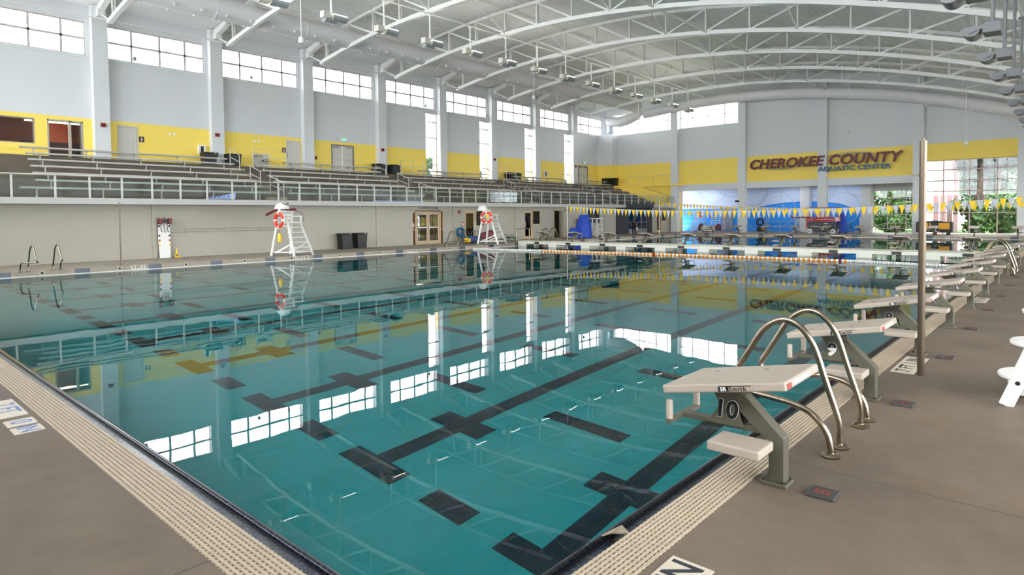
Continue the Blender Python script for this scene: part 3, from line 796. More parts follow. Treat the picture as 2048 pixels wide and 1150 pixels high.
# ---------------------------------------------------------------- roof trusses
NX = [-24.4+2.35*k for k in range(-4, 13)]
NX = [x for x in NX if x < 5]
def make_truss():
    t = thing('roof_truss', 'x', 'truss', (0,0,0), group='white arched roof trusses')
    g = MB(); n = 40; x0, x1 = -34.3, 6.9
    for i in range(n):
        a = x0+(x1-x0)*i/n; c = x0+(x1-x0)*(i+1)/n
        g.bar((a,0,arc(a,RB)),(c,0,arc(c,RB)),.2,.2)
    g.build('bottom_chord', STEELW, t)
    g = MB(); g.lathe([(.0001,-.16),(.1,-.13),(.13,0),(.1,.13),(.0001,.16)], (-34.35,0,arc(-34.35,RB)-.02), 12, 'y'); g.build('chord_end', STEELW, t, smooth=True)
    g = MB(); x0, x1 = -36.1, 7.3
    for i in range(n):
        a = x0+(x1-x0)*i/n; c = x0+(x1-x0)*(i+1)/n
        g.bar((a,0,arc(a,RT)-.02),(c,0,arc(c,RT)-.02),.22,.16)
    g.build('top_chord', STEELW, t)
    for x in NX:
        g = MB(); zb = arc(x,RB); zt = arc(x,RT)
        for s in (-.055,.055): g.bar((x,s,zb),(x,s,zt),.07,.06,(0,1,0))
        g.build('web_post', STEELW, t)
    for a, c in zip(NX[:-1], NX[1:]):
        g = MB()
        if c <= -17.2: g.bar((a,0,arc(a,RT)-.05),(c,0,arc(c,RB)+.05),.09,.09)
        else: g.bar((c,0,arc(c,RT)-.05),(a,0,arc(a,RB)+.05),.09,.09)
        g.build('web_diagonal', STEELW, t)
    g = MB(); g.bar((-36.0,0,11.95),(-34.3,0,arc(-34.3,RB)),.06,.06); g.build('web_diagonal', STEELW, t)
    g = MB(); g.box(-36.1,-35.6,-.16,.16,11.75,12.1); g.bar((-36.0,0,12.0),(-34.4,0,arc(-34.4,RT)-.12),.26,.2); g.build('wall_bracket', STEELW, t)
    return t
def sway(t, first, last):
    for x in (-31.45,-24.4,-17.35,-10.3,-3.25):
        zb = arc(x,RB); zt = arc(x,RD)-.03
        for s in (-1,1):
            if (s < 0 and first) or (s > 0 and last): continue
            g = MB(); g.tube([(x,s*.08,zb+.04),(x,s*5.645/2,zt)], .035, 6); g.build('sway_brace', STEELW, t, smooth=True)
tl = ['nearest','second','third','fourth','fifth','sixth','seventh','eighth','ninth']
t0 = make_truss(); t0.location.y = YC[0]; sway(t0, False, False)
index_children()
t0['label'] = 'nearest white arched roof truss, over the near end of the pool'
for k in range(1, 9):
    dup(t0, loc=(0,YC[k],0), label='white arched roof truss, %s from the near end%s' % (tl[k], ', in front of the far wall duct' if k == 8 else ''))
# long struts along the hall
for x, R, r, nm, lab in ((-34.3,RB,.035,'tie_rod','thin white rod linking the left ends of the roof trusses'),(-29.1,RT,.03,'tie_rod','thin white rod above the big white duct, between truss tops'),(-14.95,RB,.05,'tie_rod','white strut linking the bottom chords near the middle of the roof')):
    t = thing(nm, lab, 'rod', (x,-2.9,arc(x,R))); g = MB(); g.tube([(0,0,0),(0,57.6,0)], r, 8); g.build('rod_tube', STEELW, t, smooth=True)
# ---------------------------------------------------------------- hanging lamps on two rails
LAMPG = mat('lamp_grey', (168,172,176), .35, metal=.2); LAMPB = mat('lamp_cream', (214,210,196), .45)
LAMPE = emit('lamp_glow', (255,250,240), 9.0); LAMPR = mat('lamp_shade_grey', (122,124,127), .5)
for x, z, lab in ((-24.4,arc(-24.4,RB)-.14,'left'),(-1.42,arc(-1.42,RB)-.14,'right')):
    t = thing('lamp_rail', 'thin white pipe rail that carries the %s row of hanging lamps' % lab, 'rail', (x,-2.9,z)); g = MB(); g.tube([(0,0,0),(0,55.5,0)], .04, 8); g.build('rail_pipe', STEELW, t, smooth=True)
    g = MB()
    for y in YC[:9]: g.box(-.06,.06,y+2.9-.05,y+2.9+.05,-.05,.1)
    g.build('pipe_clamp', STEELW, t)
def make_lamp(L, left, double):
    t = thing('hanging_lamp', 'x', 'lamp')
    g = MB(); g.cyl((0,0,.2),(0,0,L-.045),.042,10); g.cyl((0,0,L-.1),(0,0,L-.045),.1,10); g.build('lamp_post', STEELW if left else LAMPR, t, smooth=True)
    r = .22 if left else .17
    prof = [(math.cos(a)*r, math.sin(a)*r+.12) for a in [PI+PI*i/14 for i in range(15)]]
    dx, ya, yb = (0,.02,.74) if left else (-.36,-.2,.34)
    sh = lambda P, k=1: [(dx+p[0]*k, (p[1]-.12)*k+.12) for p in P]
    g = MB(); g.prism(sh(prof), 'y', ya, yb); g.build('reflector', LAMPG if left else LAMPR, t, smooth=True)
    g = MB(); g.box(dx-r*.8,dx+r*.8,ya+.03,yb-.03,.121,.165); g.build('glowing_lens' if left else 'lamp_lens', LAMPE if left else LAMPR, t)
    m2 = LAMPB if left else LAMPR
    g = MB(); g.prism(sh(prof,1.06), 'y', ya-.03, ya); g.build('end_plate', m2, t)
    if left:
        g = MB(); g.cyl((0,-.01,.06),(0,-.06,.06),.09,14); g.bar((0,-.04,.1),(0,-.3,.16),.08,.03,(0,0,1)); g.build('yoke_arm', m2, t)
        g = MB(); g.box(-.16,.16,-.46,-.07,-.06,.22); g.build('ballast_box', m2, t, bevel=.02)
    else:
        g = MB(); g.cyl((dx,ya-.03,.05),(dx,ya-.07,.05),.05,12); g.bar((dx,ya-.05,.05),(-.12,ya-.05,.12),.07,.03,(0,1,0)); g.build('yoke_arm', m2, t)
        g = MB(); g.box(-.15,.17,-.26,.24,-.03,.2); g.build('ballast_box', m2, t, bevel=.02)
    if double:
        g = MB(); g.prism([(p[0]*.9-.1,p[1]-.1) for p in prof], 'y', -.3, .3); g.build('reflector', LAMPG, t, smooth=True)
    return t
nlab = ['first','second','third','fourth','fifth','sixth','seventh','eighth','ninth','tenth','eleventh','twelfth','thirteenth','fourteenth','fifteenth','sixteenth','seventeenth']
zl = arc(-24.4,RB)-.14
base = {}
for dbl in (False, True):
    base[dbl] = make_lamp(zl-10.5, True, dbl)
rb = make_lamp(arc(-1.42,RB)-.14-5.6, False, False)
index_children()
used = set(); j = 0
for k in range(17):
    y = 4.2+2.8225*k; dbl = (k % 2 == 0)
    if k < 3: continue
    lab = '%s-headed white hanging lamp, %s of the left row from the near end' % ('double' if dbl else 'single', nlab[k-3])
    o = base[dbl]
    if dbl in used: o = dup(o, loc=(-24.4,y,10.5), label=lab)
    else: used.add(dbl); o.location = (-24.4,y,10.5); o['label'] = lab
    o['group'] = 'left row of hanging lamps'
for k in range(10):
    lab = 'grey hanging lamp, %s of the right row from the near end' % nlab[k]
    o = rb if k == 0 else dup(rb)
    o.location = (-1.42,14.0+2.95*k,5.6); o['label'] = lab; o['group'] = 'right row of hanging lamps'
# small hanging speakers
for x, y, z, zt, lab in ((-22.0,12.66,8.55,12.3,'upper left, before the third high window'),(-27.5,46.6,9.9,12.2,'in front of the far left window'),(-12.0,48.5,7.5,11.4,'over the lettering on the far wall'),(-5.1,46.6,5.95,10.2,'over the big far right window'),(-26.7,32,9.6,12.0,'in the middle of the left lamp row')):
    t = thing('hanging_speaker', 'small white cylinder hanging on a long cord '+lab, 'speaker', (x,y,z))
    g = MB(); g.lathe([(.05,-.16),(.1,-.14),(.11,.02),(.07,.08),(.03,.12),(.0001,.13)], (0,0,0), 14); g.build('speaker_body', STEELW, t, smooth=True)
    g = MB(); g.tube([(0,0,.1),(0,0,zt-z)], .018, 6); g.build('cord', STEELW, t)
# ---------------------------------------------------------------- fabric ducts
DUCT = mat('duct_white', (222,220,222), .55)
t = thing('air_duct', 'long round white duct with small nozzles under the left side of the roof', 'duct', (-31.6,-2.9,12.1))
g = MB(); g.tube([(0,0,0),(0,56.2,0)], .53, 24); g.build('duct_tube', DUCT, t, smooth=True)
g = MB()
for k in range(12): g.torus((0,2.0+4.8*k,0), .53, .02, 24, 6, 'y')
g.build('duct_seam', DUCT, t)
NOZ = MB(); 
nz0 = None
for row,(a,r) in enumerate(((-2.35,.055),(-.75,.045))):
    for k in range(44):
        d = Vector((math.cos(a), 0, math.sin(a)))
        if nz0 is None or row != nzrow:
            g = MB(); g.tube([d*.5, d*.64], r*1.5, 8); nz0 = g.build('duct_nozzle', DUCT, t, smooth=True); o = nz0; nzrow = row
        else: o = nz0.copy(); COL.objects.link(o)
        o.location = (0, 2.5+1.2*k, 0)
t = thing('air_duct', 'big white duct curving along the top of the far wall', 'duct', (0,54.1,0))
pts = []; rr = []
for i in range(41):
    x = -31.4+(7.2+31.4)*i/40; pts.append((x,0,arc(x,RB)-.22))
    rr.append(.2 if i == 0 else .45)
pts.insert(1,(-31.3,0,arc(-31.3,RB)-.22)); rr.insert(1,.40)
g = MB(); g.tube(pts, rr, 20); g.build('duct_tube', DUCT, t, smooth=True)
g = MB()
for i in range(3,41,3): 
    g.bar((pts[i][0],-.3,pts[i][2]+.42),(pts[i+1][0] if i < 40 else pts[i][0]+1,-.3,pts[i][2]+.42),.03,.03)
g.build('duct_track', STEELW, t)
for x, in ((-15,),(-11.5,),(-8.3,),(-5.6,),(-3.5,)):
    g = MB(); g.box(x-.05,x+.05,-.1,.05,arc(x,RB)-.80,arc(x,RB)-.64); g.build('duct_nozzle', STEELW, t)
WRAP = mat('plastic_wrap', (214,222,236), .3, bump=.5, bscale=5)
t = thing('wrapped_duct', 'sagging duct end wrapped in plastic above the far left corner', 'duct', (-33.6,54.1,11.0))
g = MB(); pts = [(2.1,-.1,.62),(1.5,0,.42),(.6,0,.18),(-.4,0,.02),(-1.3,0,.1),(-1.9,-.1,.25)]; g.tube(pts, [.2,.42,.5,.52,.5,.3], 16); g.build('duct_tube', DUCT, t, smooth=True)
g = MB(); pts = []; rr = []
for i in range(13):
    z = .1-1.15*i/12; pts.append((-1.55+.06*math.sin(i*1.9),.02*math.cos(i*2.3),z)); rr.append(.36+.05*math.sin(i*2.6)-.06*(1-abs(i-6)/6))
g.tube(pts, rr, 14); g.build('plastic_wrap', WRAP, t, smooth=True)
# ---------------------------------------------------------------- far wall sign
t = thing('wall_sign', 'raised lettering CHEROKEE COUNTY AQUATIC CENTER on the yellow far wall', 'sign', (-15.6,54.62,5.9))
M1 = frameM((-15.55+15.6,-.1,.12),(1,0,0),(0,0,1))
o = text_mesh('sign_lettering', 'CHEROKEE COUNTY', 1.16, mat('sign_maroon_letters', (104,34,40), .5), t, M1, shear=.22, extrude=.05, bold=.035, spacing=1.06)
def fit(o, x0, x1, z0, z1):
    vs = o.data.vertices; a = [v.co.x for v in vs]; c = [v.co.z for v in vs]
    ax, bx, az, bz = min(a), max(a), min(c), max(c)
    for v in vs:
        v.co.x = x0+(v.co.x-ax)*(x1-x0)/(bx-ax); v.co.z = z0+(v.co.z-az)*(z1-z0)/(bz-az)
fit(o, -21.2+15.6, -9.75+15.6, 5.60-5.9, 6.42-5.9)
o['label'] = 'maroon slanted letters CHEROKEE COUNTY'
o = text_mesh('sign_lettering', 'AQUATIC CENTER', .55, mat('sign_blue_letters', (38,98,140), .5), t, M1, extrude=.05, bold=.012, spacing=1.05)
fit(o, -15.7+15.6, -10.55+15.6, 5.06-5.9, 5.52-5.9); o['label'] = 'smaller blue letters AQUATIC CENTER'
g = MB()
for dz in (0,.1):
    pts = []
    for i in range(30):
        u = i/29; x = -5.4+9.6*u; pts.append((x,.02,-.05-.42*math.sin(2*PI*(u*.95))+dz*math.sin(PI*u)+.28*u))
    g.tube(pts, .022, 6)
g.build('swoosh_line', mat('swoosh_grey', (196,200,190), .4, metal=.3), t, smooth=True)
# ---------------------------------------------------------------- recess mural
BL = mat('mural_blue', (28,150,250), .5); LINE = mat('mural_line', (176,190,206), .5); DLINE = mat('mural_dark_line', (30,90,170), .5); SKYP = mat('mural_pale', (206,222,250), .5)
t = thing('wall_mural', 'blue wave and ring mural on the back wall of the recess', 'mural', (-22,58.8,0))
g = MB(); g.box(-31.4+22,-12.7+22,-.006,0,2.2,4.4); g.build('pale_field', SKYP, t)
def ribbon(pts, w, y):
    g = MB(); n = len(pts)
    for i, p in enumerate(pts):
        a = pts[max(i-1,0)]; c = pts[min(i+1,n-1)]; dx, dz = c[0]-a[0], c[1]-a[1]; L = math.hypot(dx,dz) or 1
        nx, nz = -dz/L*w/2, dx/L*w/2
        g.v += [(p[0]+nx,y,p[1]+nz),(p[0]-nx,y,p[1]-nz)]
    for i in range(n-1): g.face([2*i,2*i+1,2*i+3,2*i+2])
    return g
top = [(-31.4,2.33),(-24.05,2.27),(-22.5,2.27),(-21.0,2.57),(-19.7,2.74),(-18.4,2.80),(-17.0,2.77),(-16.1,2.70),(-15.15,2.55),(-14.2,2.2),(-13.3,1.75),(-12.7,1.5)]
g = MB(); k = len(top)
for x, z in top: g.v += [(x+22,-.012,z),(x+22,-.012,.15)]
for i in range(k-1): g.face([2*i,2*i+1,2*i+3,2*i+2])
g.build('blue_wave', BL, t)
ribbon([(x+22,z) for x,z in top[2:]], .05, -.016).build('wave_edge', DLINE, t)
for cx, cz, r in ((-26.5,4.25,1.35),(-24.6,5.0,1.6),(-22.6,3.9,1.35),(-20.4,2.15,1.6),(-18.7,3.2,1.35),(-22.2,1.25,.9),(-14.9,2.2,1.3),(-16.6,4.4,1.3),(-13.7,4.4,1.2),(-20.0,.9,1.2)):
    pts = []
    for i in range(49):
        a = 2*PI*i/48; z = cz+r*math.sin(a); pts.append((cx+22+r*math.cos(a), z))
    run = []
    for p in pts+[(None,9e9)]:
        if .16 < p[1] < 4.35: run.append(p)
        else:
            if len(run) > 2: ribbon(run, .05, -.02).build('ring_outline', LINE, t)
            run = []
b = MB(); b.box(-25.6,-24.45,58.70,58.77,.2,2.35); 
for k in range(27): b.box(-25.6,-24.45,58.68,58.70,.21+.079*k,.21+.079*k+.05)
tag(b.build('roller_shutter', mat('shutter_grey', (150,160,180), .45, metal=.3)), 'grey roller shutter in the blue mural wall', 'shutter')
t = thing('extinguisher_cabinet', 'white extinguisher cabinet on the blue mural wall near the recess window', 'cabinet', (-13.35,58.7,1.05))
g = MB(); g.box(-.26,.26,-.02,.1,-.36,.36); g.build('cabinet_body', SGNW, t); g = MB(); g.box(-.1,.1,-.03,-.02,-.22,.22); g.build('cabinet_window', mat('dark_glass', (30,32,36), .2), t)
for x, y, lab in ((-22.3,54.5,'left'),(-12.8,58.7,'right')):
    t = thing('wall_speaker', 'small black wall speaker high on the %s side of the recess' % lab, 'speaker', (x,y,2.9)); g = MB(); g.box(-.16,.16,-.12,.0,-.08,.08); g.build('speaker_box', BLACK, t); g = MB(); g.box(-.03,.03,-.0,.08,-.04,.04); g.build('wall_bracket', BLACK, t)
for i, x in enumerate((-17.8,-13.0)):
    b = MB(); b.box(x-.38,x+.38,58.1,58.78,.15,4.39); struct('trim_%d' % (51+i), b, WHITE)
for x, y, lab in ((-26.5,57,'left'),(-19,57,'middle'),(-15,57,'right')):
    t = thing('ceiling_light', 'square ceiling light in the recess, %s one' % lab, 'ceiling light', (x,y,4.4)); g = MB(); g.box(-.6,.6,-.3,.3,-.05,-.0); g.build('light_case', STEELW, t); g = MB(); g.box(-.55,.55,-.25,.25,-.06,-.05); g.build('glowing_lens', emit('recess_glow', (240,245,255), 9), t)
# guard rails in the recess and ramp
for x0, x1, y, lab in ((-29.4,-26.9,57.9,'left, beside the white chairs'),(-21.3,-18.0,57.4,'middle, behind the far starting blocks')):
    t = thing('low_railing', 'low grey railing in front of the blue mural, '+lab, 'railing', (x0,y,ZL)); L = x1-x0
    g = MB(); g.tube([(0,0,0),(0,0,.95),(L,0,.95),(L,0,0)], .025, 8); g.build('rail_loop', RAILM, t, smooth=True)
    g = MB(); g.tube([(0,0,.5),(L,0,.5)], .02, 8); g.build('middle_rail', RAILM, t, smooth=True)
    g = MB(); g.tube([(L/2,0,0),(L/2,0,.95)], .02, 8); g.build('rail_post', RAILM, t, smooth=True)
t = thing('ramp_railing', 'sloping grey railing in front of the recess window', 'railing', (-12.2,57.6,ZL))
g = MB(); g.tube([(-1.6,0,.05),(-1.2,0,.15),(.6,0,.75),(1.2,0,.8),(2.2,0,.8)], .025, 8); g.build('rail_tube', RAILM, t, smooth=True)
for x, h in ((-1.2,.15),(-.6,.35),(0,.55),(.6,.75),(1.4,.8),(2.2,.8)):
    g = MB(); g.tube([(x,0,0),(x,0,h)], .018, 8); g.build('rail_post', RAILM, t, smooth=True)
# ---------------------------------------------------------------- starting blocks
BLKM = mat('block_frame', (92,88,74), .45, metal=.25, var=.04, scale=10)
PLAT = mat('block_platform', (162,149,135), .6, bump=.12, bscale=220)
INK = mat('black_ink', (10,10,12), .5)
def make_block(name, low=False):
    t = thing(name, 'x', 'starting block'); h0 = -.12 if low else 0
    g = MB(); g.box(-.078,.078,-.068,.068,0,.022); g.build('base_plate', BLKM, t, bevel=.004)
    g = MB()
    for sx in (-.06,.06):
        for sy in (-.05,.05): g.cyl((sx,sy,.02),(sx,sy,.034),.009,6)
    g.build('anchor_bolt', CHROME, t)
    g = MB(); g.prism([(-.032,.02),(.058,.02),(.058,.285+h0),(-.17,.50+h0),(-.33,.565+h0),(-.37,.545+h0),(-.03,.24+h0)], 'y', -.045, .045); g.build('support_post', BLKM, t, bevel=.006)
    g = MB(); g.box(-.60,-.06,-.03,.03,.283+h0,.316+h0); g.box(-.615,-.575,-.21,.21,.285+h0,.312+h0); g.build('grip_bar', BLKM, t, bevel=.003)
    for s in (-1,1):
        g = MB(); g.lathe([(.0001,0),(.022,0),(.022,.105),(.018,.117),(.0001,.12)], (-.595,s*.19,.312+h0), 12); g.build('hand_grip', PLAT, t, smooth=True)
    n = 8; L = []; R = []
    for i in range(n+1):
        u = i/n; z = .30+.235*u; c = math.sin(PI*u)
        L.append((-.42+.02*u+.075*c, z+h0)); R.append((-.175+.0*u-.035*c, z+.018*u+h0))
    for y0 in (-.053,):
        g = MB(); g.prism(L+R[::-1], 'y', y0, -.041); npl = g.build('number_plate', BLKM, t)
    g = MB(); g.prism(L+R[::-1], 'y', .041, .053); g.build('side_plate', BLKM, t)
    sl = .142/.738; M = Matrix.Translation((-.222,0,.588+h0)) @ Matrix.Rotation(-math.atan(sl), 4, 'Y')
    g = MB(); g.obox(M, .752,.58,.052); g.build('platform', PLAT, t, bevel=.012, seg=3)
    g = MB()
    for sx in (-.2,.12):
        for sy in (-.14,.14): 
            p0 = M @ Vector((sx,sy,.026)); p1 = M @ Vector((sx,sy,.0285)); g.cyl(p0,p1,.014,10)
    g.build('bolt_cap', CHROME, t)
    g = MB(); g.obox(M @ Matrix.Translation((.3765,-.235,-.004)), .004,.07,.03); g.build('red_label', mat('label_red', (150,50,44), .5), t)
    g = MB(); g.obox(M @ Matrix.Translation((.3765,-.02,.0)), .003,.30,.022); g.build('pale_label', mat('label_pale', (190,184,170), .5), t)
    g = MB(); g.obox(M @ Matrix.Translation((.02,-.2905,-.006)), .062,.002,.028); lb = g.build('logo_badge', INK, t)
    g = MB(); g.obox(M @ Matrix.Translation((.09,-.2905,.0105)), .19,.002,.004); g.build('logo_line', INK, t)
    Mt = M @ frameM((.105,-.2905,-.007),(1,0,0),(0,0,1))
    text_mesh('maker_lettering', 'Smith', .036, INK, t, Mt, extrude=.0008, bold=.0008, spacing=1.25)
    text_mesh('badge_lettering', 'SR', .032, WPLAS, lb, M @ frameM((.02,-.292,-.006),(1,0,0),(0,0,1)), extrude=.0006, bold=.001, spacing=1.1)
    g = MB(); g.box(-.272,.03,-.362,-.13,.236,.292); g.build('side_step', PLAT, t, bevel=.012, seg=3) if not low else g.box(-.27,.03,-.36,-.13,.05,.1) or g.build('side_step', PLAT, t)
    g = MB(); g.bar((-.05,-.02,.262 if not low else .07),(-.12,-.2,.225 if not low else .045),.06,.035); g.build('step_arm', BLKM, t)
    return t
b0 = make_block('starting_block'); index_children()
words = ['nearest','second nearest','third','fourth','fifth','sixth','seventh','eighth','ninth','tenth']
BX, BY, BDY = -1.311, 3.79, 2.235
def number(t, s):
    M = frameM((-.288,-.0545,.395),(1,0,0),(0,0,1))
    o = text_mesh('number_outline', s, .15, WPLAS, t, M, extrude=.0006, bold=.0075, shear=.1); 
    text_mesh('lane_number', s, .15, INK, o, frameM((-.288,-.0585,.395),(1,0,0),(0,0,1)), extrude=.0006, bold=.0045, shear=.1)
blocks = []
for k in range(10):
    lab = 'white-topped starting block numbered %d, %s of the row on the right deck' % (10-k, words[k])
    if k == 0: o = b0; o['label'] = lab
    else: o = dup(b0, label=lab)
    o.location = (BX, BY+BDY*k, ZD); o['group'] = 'numbered starting blocks on the right deck'; blocks.append(o)
for k, o in enumerate(blocks): number(o, str(10-k))
lanesX = [-3.01-2.302*k for k in range(10)]
side = ['first from the right','second from the right','third from the right','fourth from the right','fifth from the right','fifth from the left','fourth from the left','third from the left','second from the left','first from the left']
fb = make_block('far_block'); fb.name = 'starting_block'
lb_ = make_block('bulkhead_block', True); lb_.name = 'starting_block'
index_children()
for k, x in enumerate(lanesX):
    o = fb if k == 0 else dup(fb); o.location = (x+.12, 52.35, ZL); o.rotation_euler = (0,0,PI/2)
    o['label'] = 'small white starting block on the far pool edge, '+side[k]; o['group'] = 'far edge starting blocks'
    o = lb_ if k == 0 else dup(lb_); o.location = (x+.05, 28.95, .30); o.rotation_euler = (0,0,-PI/2)
    o['label'] = 'starting block standing on the white bulkhead, '+side[k]; o['group'] = 'bulkhead starting blocks'
# timing plates on the deck
t = thing('deck_plate', 'x', 'plate'); g = MB(); g.prism([(-.075,-.078),(.075,-.072),(.075,.078),(-.075,.072)], 'z', 0, .016); g.build('plate_body', mat('plate_grey', (58,56,54), .5), t, bevel=.004)
g = MB()
for i in range(3):
    for j in range(2): g.box(-.04+.03*i,-.022+.03*i,-.03+.035*j,-.015+.035*j,.016,.018)
g.build('red_mark', mat('label_red', (150,50,44), .5), t)
index_children()
for k in range(10):
    o = t if k == 0 else dup(t); o.location = (-1.057,3.80+BDY*k,ZD); o['group'] = 'dark plates behind the blocks'
    o['label'] = 'small dark plate on the deck behind starting block %d' % (10-k)
# ---------------------------------------------------------------- ladders and posts
def smooth_path(pts, n=5):
    """Catmull-Rom through pts"""
    P = [Vector(p) for p in pts]; out = []
    for i in range(len(P)-1):
        p0 = P[max(i-1,0)]; p1 = P[i]; p2 = P[i+1]; p3 = P[min(i+2,len(P)-1)]
        for k in range(n):
            u = k/n
            out.append(.5*((2*p1)+(p2-p0)*u+(2*p0-5*p1+4*p2-p3)*u*u+(3*p1-p0-3*p2+p3)*u**3))
    out.append(P[-1]); return out
def flange(t, x, y, z):
    g = MB(); g.lathe([(.06,0),(.062,.012),(.05,.022),(.034,.026),(.0001,.026)], (x,y,z), 18); g.build('deck_flange', CHROME, t, smooth=True)
def figure4(t, y, dy, r=.0215):
    pts = [(0,y,0),(0,y,.08),(-.01,y-.005,.2),(-.09,y-.02,.46),(-.16,y-.03,.68),(-.25,y-.045,.81),(-.36,y-.06,.85),(-.48,y-.07,.78),(-.58,y-.08,.62),(-.66,y-.09,.48),(-.70,y-.1,.40),(-.68,y-.11,.34),(-.6,y-.12,.315),(-.4,y+dy*.7,.305),(-.25,y+dy*.9,.30),(-.12,y+dy,.26),(-.03,y+dy,.16),(0,y+dy,.06),(0,y+dy,0)]
    g = MB(); g.tube(smooth_path(pts), r, 12); g.build('handrail', CHROME, t, smooth=True)
    flange(t, 0, y, 0); flange(t, 0, y+dy, 0)
def ladder(label, loc, rz, ys=((-.37,-.21),(.37,.19)), steps=True):
    t = thing('pool_ladder', label, 'ladder', loc, rz)
    for y, dy in ys: figure4(t, y, dy)
    return t
t = thing('pool_ladder', 'steel pool ladder handrails between starting blocks 10 and 9', 'ladder', (-1.185,4.91,ZD)); figure4(t,-.27,-.21); figure4(t,.28,.19)
ladder('steel pool ladder between starting blocks 3 and 2 on the right deck', (-1.17,20.56,ZD), 0)
ladder('steel pool ladder on the left deck nearest the camera', (-24.95,4.95,ZL), PI, ((-.33,-.2),(.33,.2)))
ladder('steel pool ladder before the locker room doors on the left deck', (-25.3,23.3,ZL), PI, ((-.4,-.2),(.4,.2)))
ladder('steel pool ladder behind the left end of the bulkhead', (-25.55,31.6,ZL), PI)
ladder('steel pool ladder in the far left corner of the pool', (-24.6,51.8,ZL), PI)
ladder('steel pool ladder on the far edge in front of the blue covered lift', (-13.1,52.3,ZL), PI/2)
t = thing('grab_rail', 'tall square steel rail left of the bulkhead on the left deck', 'rail', (-25.6,28.9,ZL)); g = MB(); g.tube(smooth_path([(0,0,0),(0,0,.75),(0,.08,.85),(0,1.1,.85),(0,1.2,.75),(0,1.2,0)],4), .025, 10); g.build('rail_tube', CHROME, t, smooth=True); flange(t,0,0,0); flange(t,0,1.2,0)
def post(label, x, y, z, h, r, m=CHROME):
    t = thing('flag_post', label, 'post', (x,y,z)); g = MB(); g.cyl((0,0,0),(0,0,h),r,16); g.build('post_tube', m, t, smooth=True)
    g = MB(); g.cyl((0,0,h),(0,0,h+.025),r*.35,8); g.build('post_tip', m, t)
    g = MB(); g.lathe([(r*1.08,-.02),(r*1.08,.02)], (0,0,h*.855), 14); g.bar((0,0,h*.855),(-r*3.2,0,h*.855),.012,.012); g.build('hook_clamp', m, t)
    return t
POSTM = mat('post_steel', (112,98,84), .32, metal=.85)
post('tall brown steel post on the right deck beside starting block 8', -1.128,7.24,ZD,2.29,.032,POSTM)
post('thin steel post on the left deck before the white backboard', -25.1,7.3,ZL,2.24,.022,POSTM)
post('thin steel flag post on the left deck behind the bulkhead', -25.55,34.0,ZL,2.3,.03)
post('thin steel flag post at the far end of the left deck', -25.55,46.5,ZL,2.7,.03)
post('steel flag post on the right deck holding the nearer flag string', -1.0,34.0,ZD,2.4,.03); post('steel flag post on the right deck holding the farther flag string', -1.0,46.5,ZD,2.4,.03)
# ---------------------------------------------------------------- pennant strings
PY_ = mat('pennant_yellow', (250,208,20), .55); PG_ = mat('pennant_grey', (196,198,206), .55)
def catenary(x, x0, x1, z0, zm, z1):
    u = (x-x0)/(x1-x0); return z0*(1-u)+z1*u-4*u*(1-u)*((z0+z1)/2-zm)
def flags(label, y, x0, x1, z0, zm, z1, n):
    t = thing('flag_string', label, 'flag string', (0,y,0)); g = MB()
    g.tube([(x0+(x1-x0)*i/40,0,catenary(x0+(x1-x0)*i/40,x0,x1,z0,zm,z1)) for i in range(41)], .008, 6); g.build('cord', PG_, t)
    p = (x1-x0-.3)/n
    for k in range(n):
        x = x0+.15+p*(k+.5); z = catenary(x,x0,x1,z0,zm,z1); w = p*.46; s = random.uniform(-.06,.06); q = random.uniform(-.02,.02)
        zl_ = catenary(x-w,x0,x1,z0,zm,z1); zr_ = catenary(x+w,x0,x1,z0,zm,z1)
        g = MB(); g.v = [(x-w,-.004,zl_),(x+w,-.004,zr_),(x+q,s-.004,z-.43),(x-w,.004,zl_),(x+w,.004,zr_),(x+q,s+.004,z-.43)]
        g.f = [[2,1,0],[3,4,5],[0,1,4,3],[1,2,5,4],[2,0,3,5]]; g.m = [0]*5
        g.build('pennant', PY_ if k % 2 == 0 else PG_, t)
    return t
flags('nearer string of yellow and grey pennants across the pool behind the bulkhead', 34.0, -25.5, -1.05, 2.39, 1.96, 2.44, 91)
flags('farther string of yellow and grey pennants, low before the blue mural', 46.5, -25.5, -1.05, 2.80, 2.13, 2.42, 89)
# ---------------------------------------------------------------- lane rope
def ropept(s):
    pts = [(-24.9,24.2),(-23.8,24.25),(-20.2,24.82),(-14.7,25.46),(-10,25.74),(-6.45,25.77),(-3.1,25.1),(-2.05,24.7)]
    for a, c in zip(pts, pts[1:]):
        if a[0] <= s <= c[0]: u = (s-a[0])/(c[0]-a[0]); return (s, a[1]+(c[1]-a[1])*u, .005)
    return (s, pts[-1][1], .005)
t = thing('lane_rope', 'floating lane rope with orange and white discs in front of the bulkhead', 'lane rope', (0,0,0))
g = MB(); g.tube([ropept(-24.9+22.85*i/60) for i in range(61)], .008, 6); g.build('cable', mat('cable_dark', (70,70,70), .5), t)
OR = ORANGE; far = MB(); disc = {}
def disc_profile(): return [(.02,-.04),(.052,-.038),(.06,-.012),(.06,.012),(.052,.038),(.02,.04)]
x = -2.2; n = 0
while x > -24.6:
    p = ropept(x); inside = -20.25 < x < -6.4
    colr = 'white' if (not inside or n % 2) else 'orange'
    if n in (48, 131): colr = 'dark'
    if n < 98:
        if colr not in disc:
            g = MB(); g.lathe(disc_profile(), (0,0,0), 14, 'x'); o = g.build('float_disc', {'white':WPLAS,'orange':OR,'dark':DRED}[colr], t, smooth=True); disc[colr] = o
        else: o = disc[colr].copy(); COL.objects.link(o)
        o.location = p
    else:
        far.cur = {'white':0,'orange':1,'dark':2}[colr]; far.lathe(disc_profile(), p, 10, 'x')
    x -= .092; n += 1
o = far.build('float_discs', [WPLAS,OR,DRED], t, smooth=True); o['kind'] = 'stuff'
